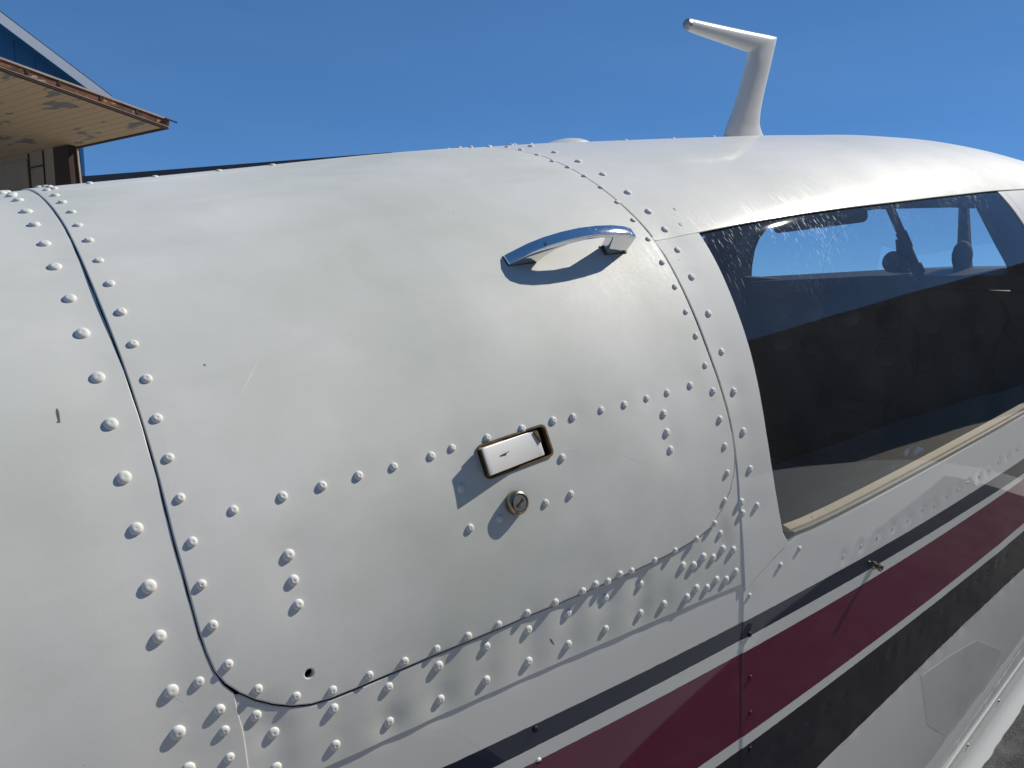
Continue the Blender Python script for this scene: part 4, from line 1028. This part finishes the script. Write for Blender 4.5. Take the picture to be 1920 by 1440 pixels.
# blue gabled hangar behind it
M_BLUE = plain('blue ribbed metal cladding', (.028, .16, .35), .5, var=.12, scale=.5)
M_TRIM = plain('white metal trim', (.72, .76, .80), .5, var=.04)
M_DKROOF = plain('dark metal roof', (.05, .05, .055), .6, var=.2, scale=.4)
blue = empty('blue_hangar', (-2, 48, 0), 'blue metal clad hangar gable with white rake trim behind the old hangar', 'hangar')
r0, r1 = (Vector(v) + Vector((0, 0, EYE)) for v in RAKE)
dv = (r1 - r0).normalized(); nv_ = Vector((-dv.z, 0, dv.x)); nv_ = nv_ if nv_.z > 0 else -nv_
apex = r0 - dv * 8; foot = r1 + dv * .7
slope = (foot.z - apex.z) / (foot.x - apex.x)
wx = r1.x - .75
xs_ = np.arange(apex.x, wx, .9)
for x in xs_:
    x1 = min(x + .86, wx)
    bm_obj('cladding_panel', prism_bm((Vector((0, 49.2, 0)), (1, 0, 0), (0, 0, 1), (0, 1, 0)), [(x, 0), (x1, 0), (x1, apex.z + slope * (x1 - apex.x) - .1), (x, apex.z + slope * (x - apex.x) - .1)], 0, .06), M_BLUE, blue)
bm_obj('gable_backing', prism_bm((Vector((0, 49.24, 0)), (1, 0, 0), (0, 0, 1), (0, 1, 0)), [(apex.x, 0), (wx, 0), (wx, apex.z + slope * (wx - apex.x) - .1), (apex.x, apex.z - .1)], 0, .1), M_BLUE, blue)
bm_obj('roof', prism_bm((apex, dv, nv_, Vector((0, 1, 0))), [(0, -.02), ((foot - apex).length, -.02), ((foot - apex).length, .12), (0, .12)], 0.02, 22), M_DKROOF, blue)
bm_obj('rake_trim', prism_bm((apex, dv, nv_, Vector((0, 1, 0))), [(0, -.42), ((foot - apex).length, -.42), ((foot - apex).length, .05), (0, .05)], -.06, .0), M_TRIM, blue)
bm_obj('rake_soffit', prism_bm((apex, dv, nv_, Vector((0, 1, 0))), [(0, -.42), ((foot - apex).length, -.42), ((foot - apex).length, -.36), (0, -.36)], .0, 1.2), M_BLUE, blue)
# long low hangar beyond the fuselage
f0, f1 = (Vector(v) + Vector((0, 0, EYE)) for v in FAR_ROOF)
fd = Vector((f1.x - f0.x, f1.y - f0.y, 0)).normalized(); fn = Vector((-fd.y, fd.x, 0)); fn = fn if fn.y > 0 else -fn
far = empty('far_hangar', (f0.x, f0.y, 0), 'long low grey hangar with dark roof edge just above the fuselage at left', 'hangar')
fo = Vector((f0.x, f0.y, 0))
bm_obj('wall', prism_bm((fo, fd, Vector((0, 0, 1)), fn), [(-6, 0), (16, 0), (16, f0.z - .35), (-6, f0.z - .35)], .5, 16), plain('grey blue hangar wall', (.20, .24, .28), .7, var=.1, scale=.3), far)
bm_obj('roof', prism_bm((fo, fd, Vector((0, 0, 1)), fn), [(-6.4, f0.z - .36), (16.4, f0.z - .36), (16.4, f0.z), (-6.4, f0.z)], 0, 17), M_DKROOF, far)
# hangar behind the photographer, mirrored in the window and the chrome
M_DKWALL = plain('dark brown metal hangar wall', (.045, .036, .034), .75, var=.25, scale=.6)
h0, h1 = Vector((7.65, -5.47, 0)), Vector((12.87, -4.31, 0)); hd = (h1 - h0).normalized(); hn = Vector((hd.y, -hd.x, 0))
HT = 4.0 + EYE
near = empty('dark_hangar', h0, 'dark hangar wall opposite the airplane, mirrored in its side window', 'hangar')
for k in range(54):
    x = -20 + k * 1.0
    bm_obj('wall_panel', prism_bm((h0, hd, Vector((0, 0, 1)), hn), [(x, 0), (x + .985, 0), (x + .985, HT - .1), (x, HT - .1)], .06 + .03 * (k % 2), .14), M_DKWALL, near)
bm_obj('wall_backing', prism_bm((h0, hd, Vector((0, 0, 1)), hn), [(-20, 0), (34, 0), (34, HT - .12), (-20, HT - .12)], .142, 5), M_DKWALL, near)
bm_obj('roof_edge', prism_bm((h0, hd, Vector((0, 0, 1)), hn), [(-20.2, HT - .095), (34.2, HT - .095), (34.2, HT), (-20.2, HT)], 0, 5.2), M_DKROOF, near)
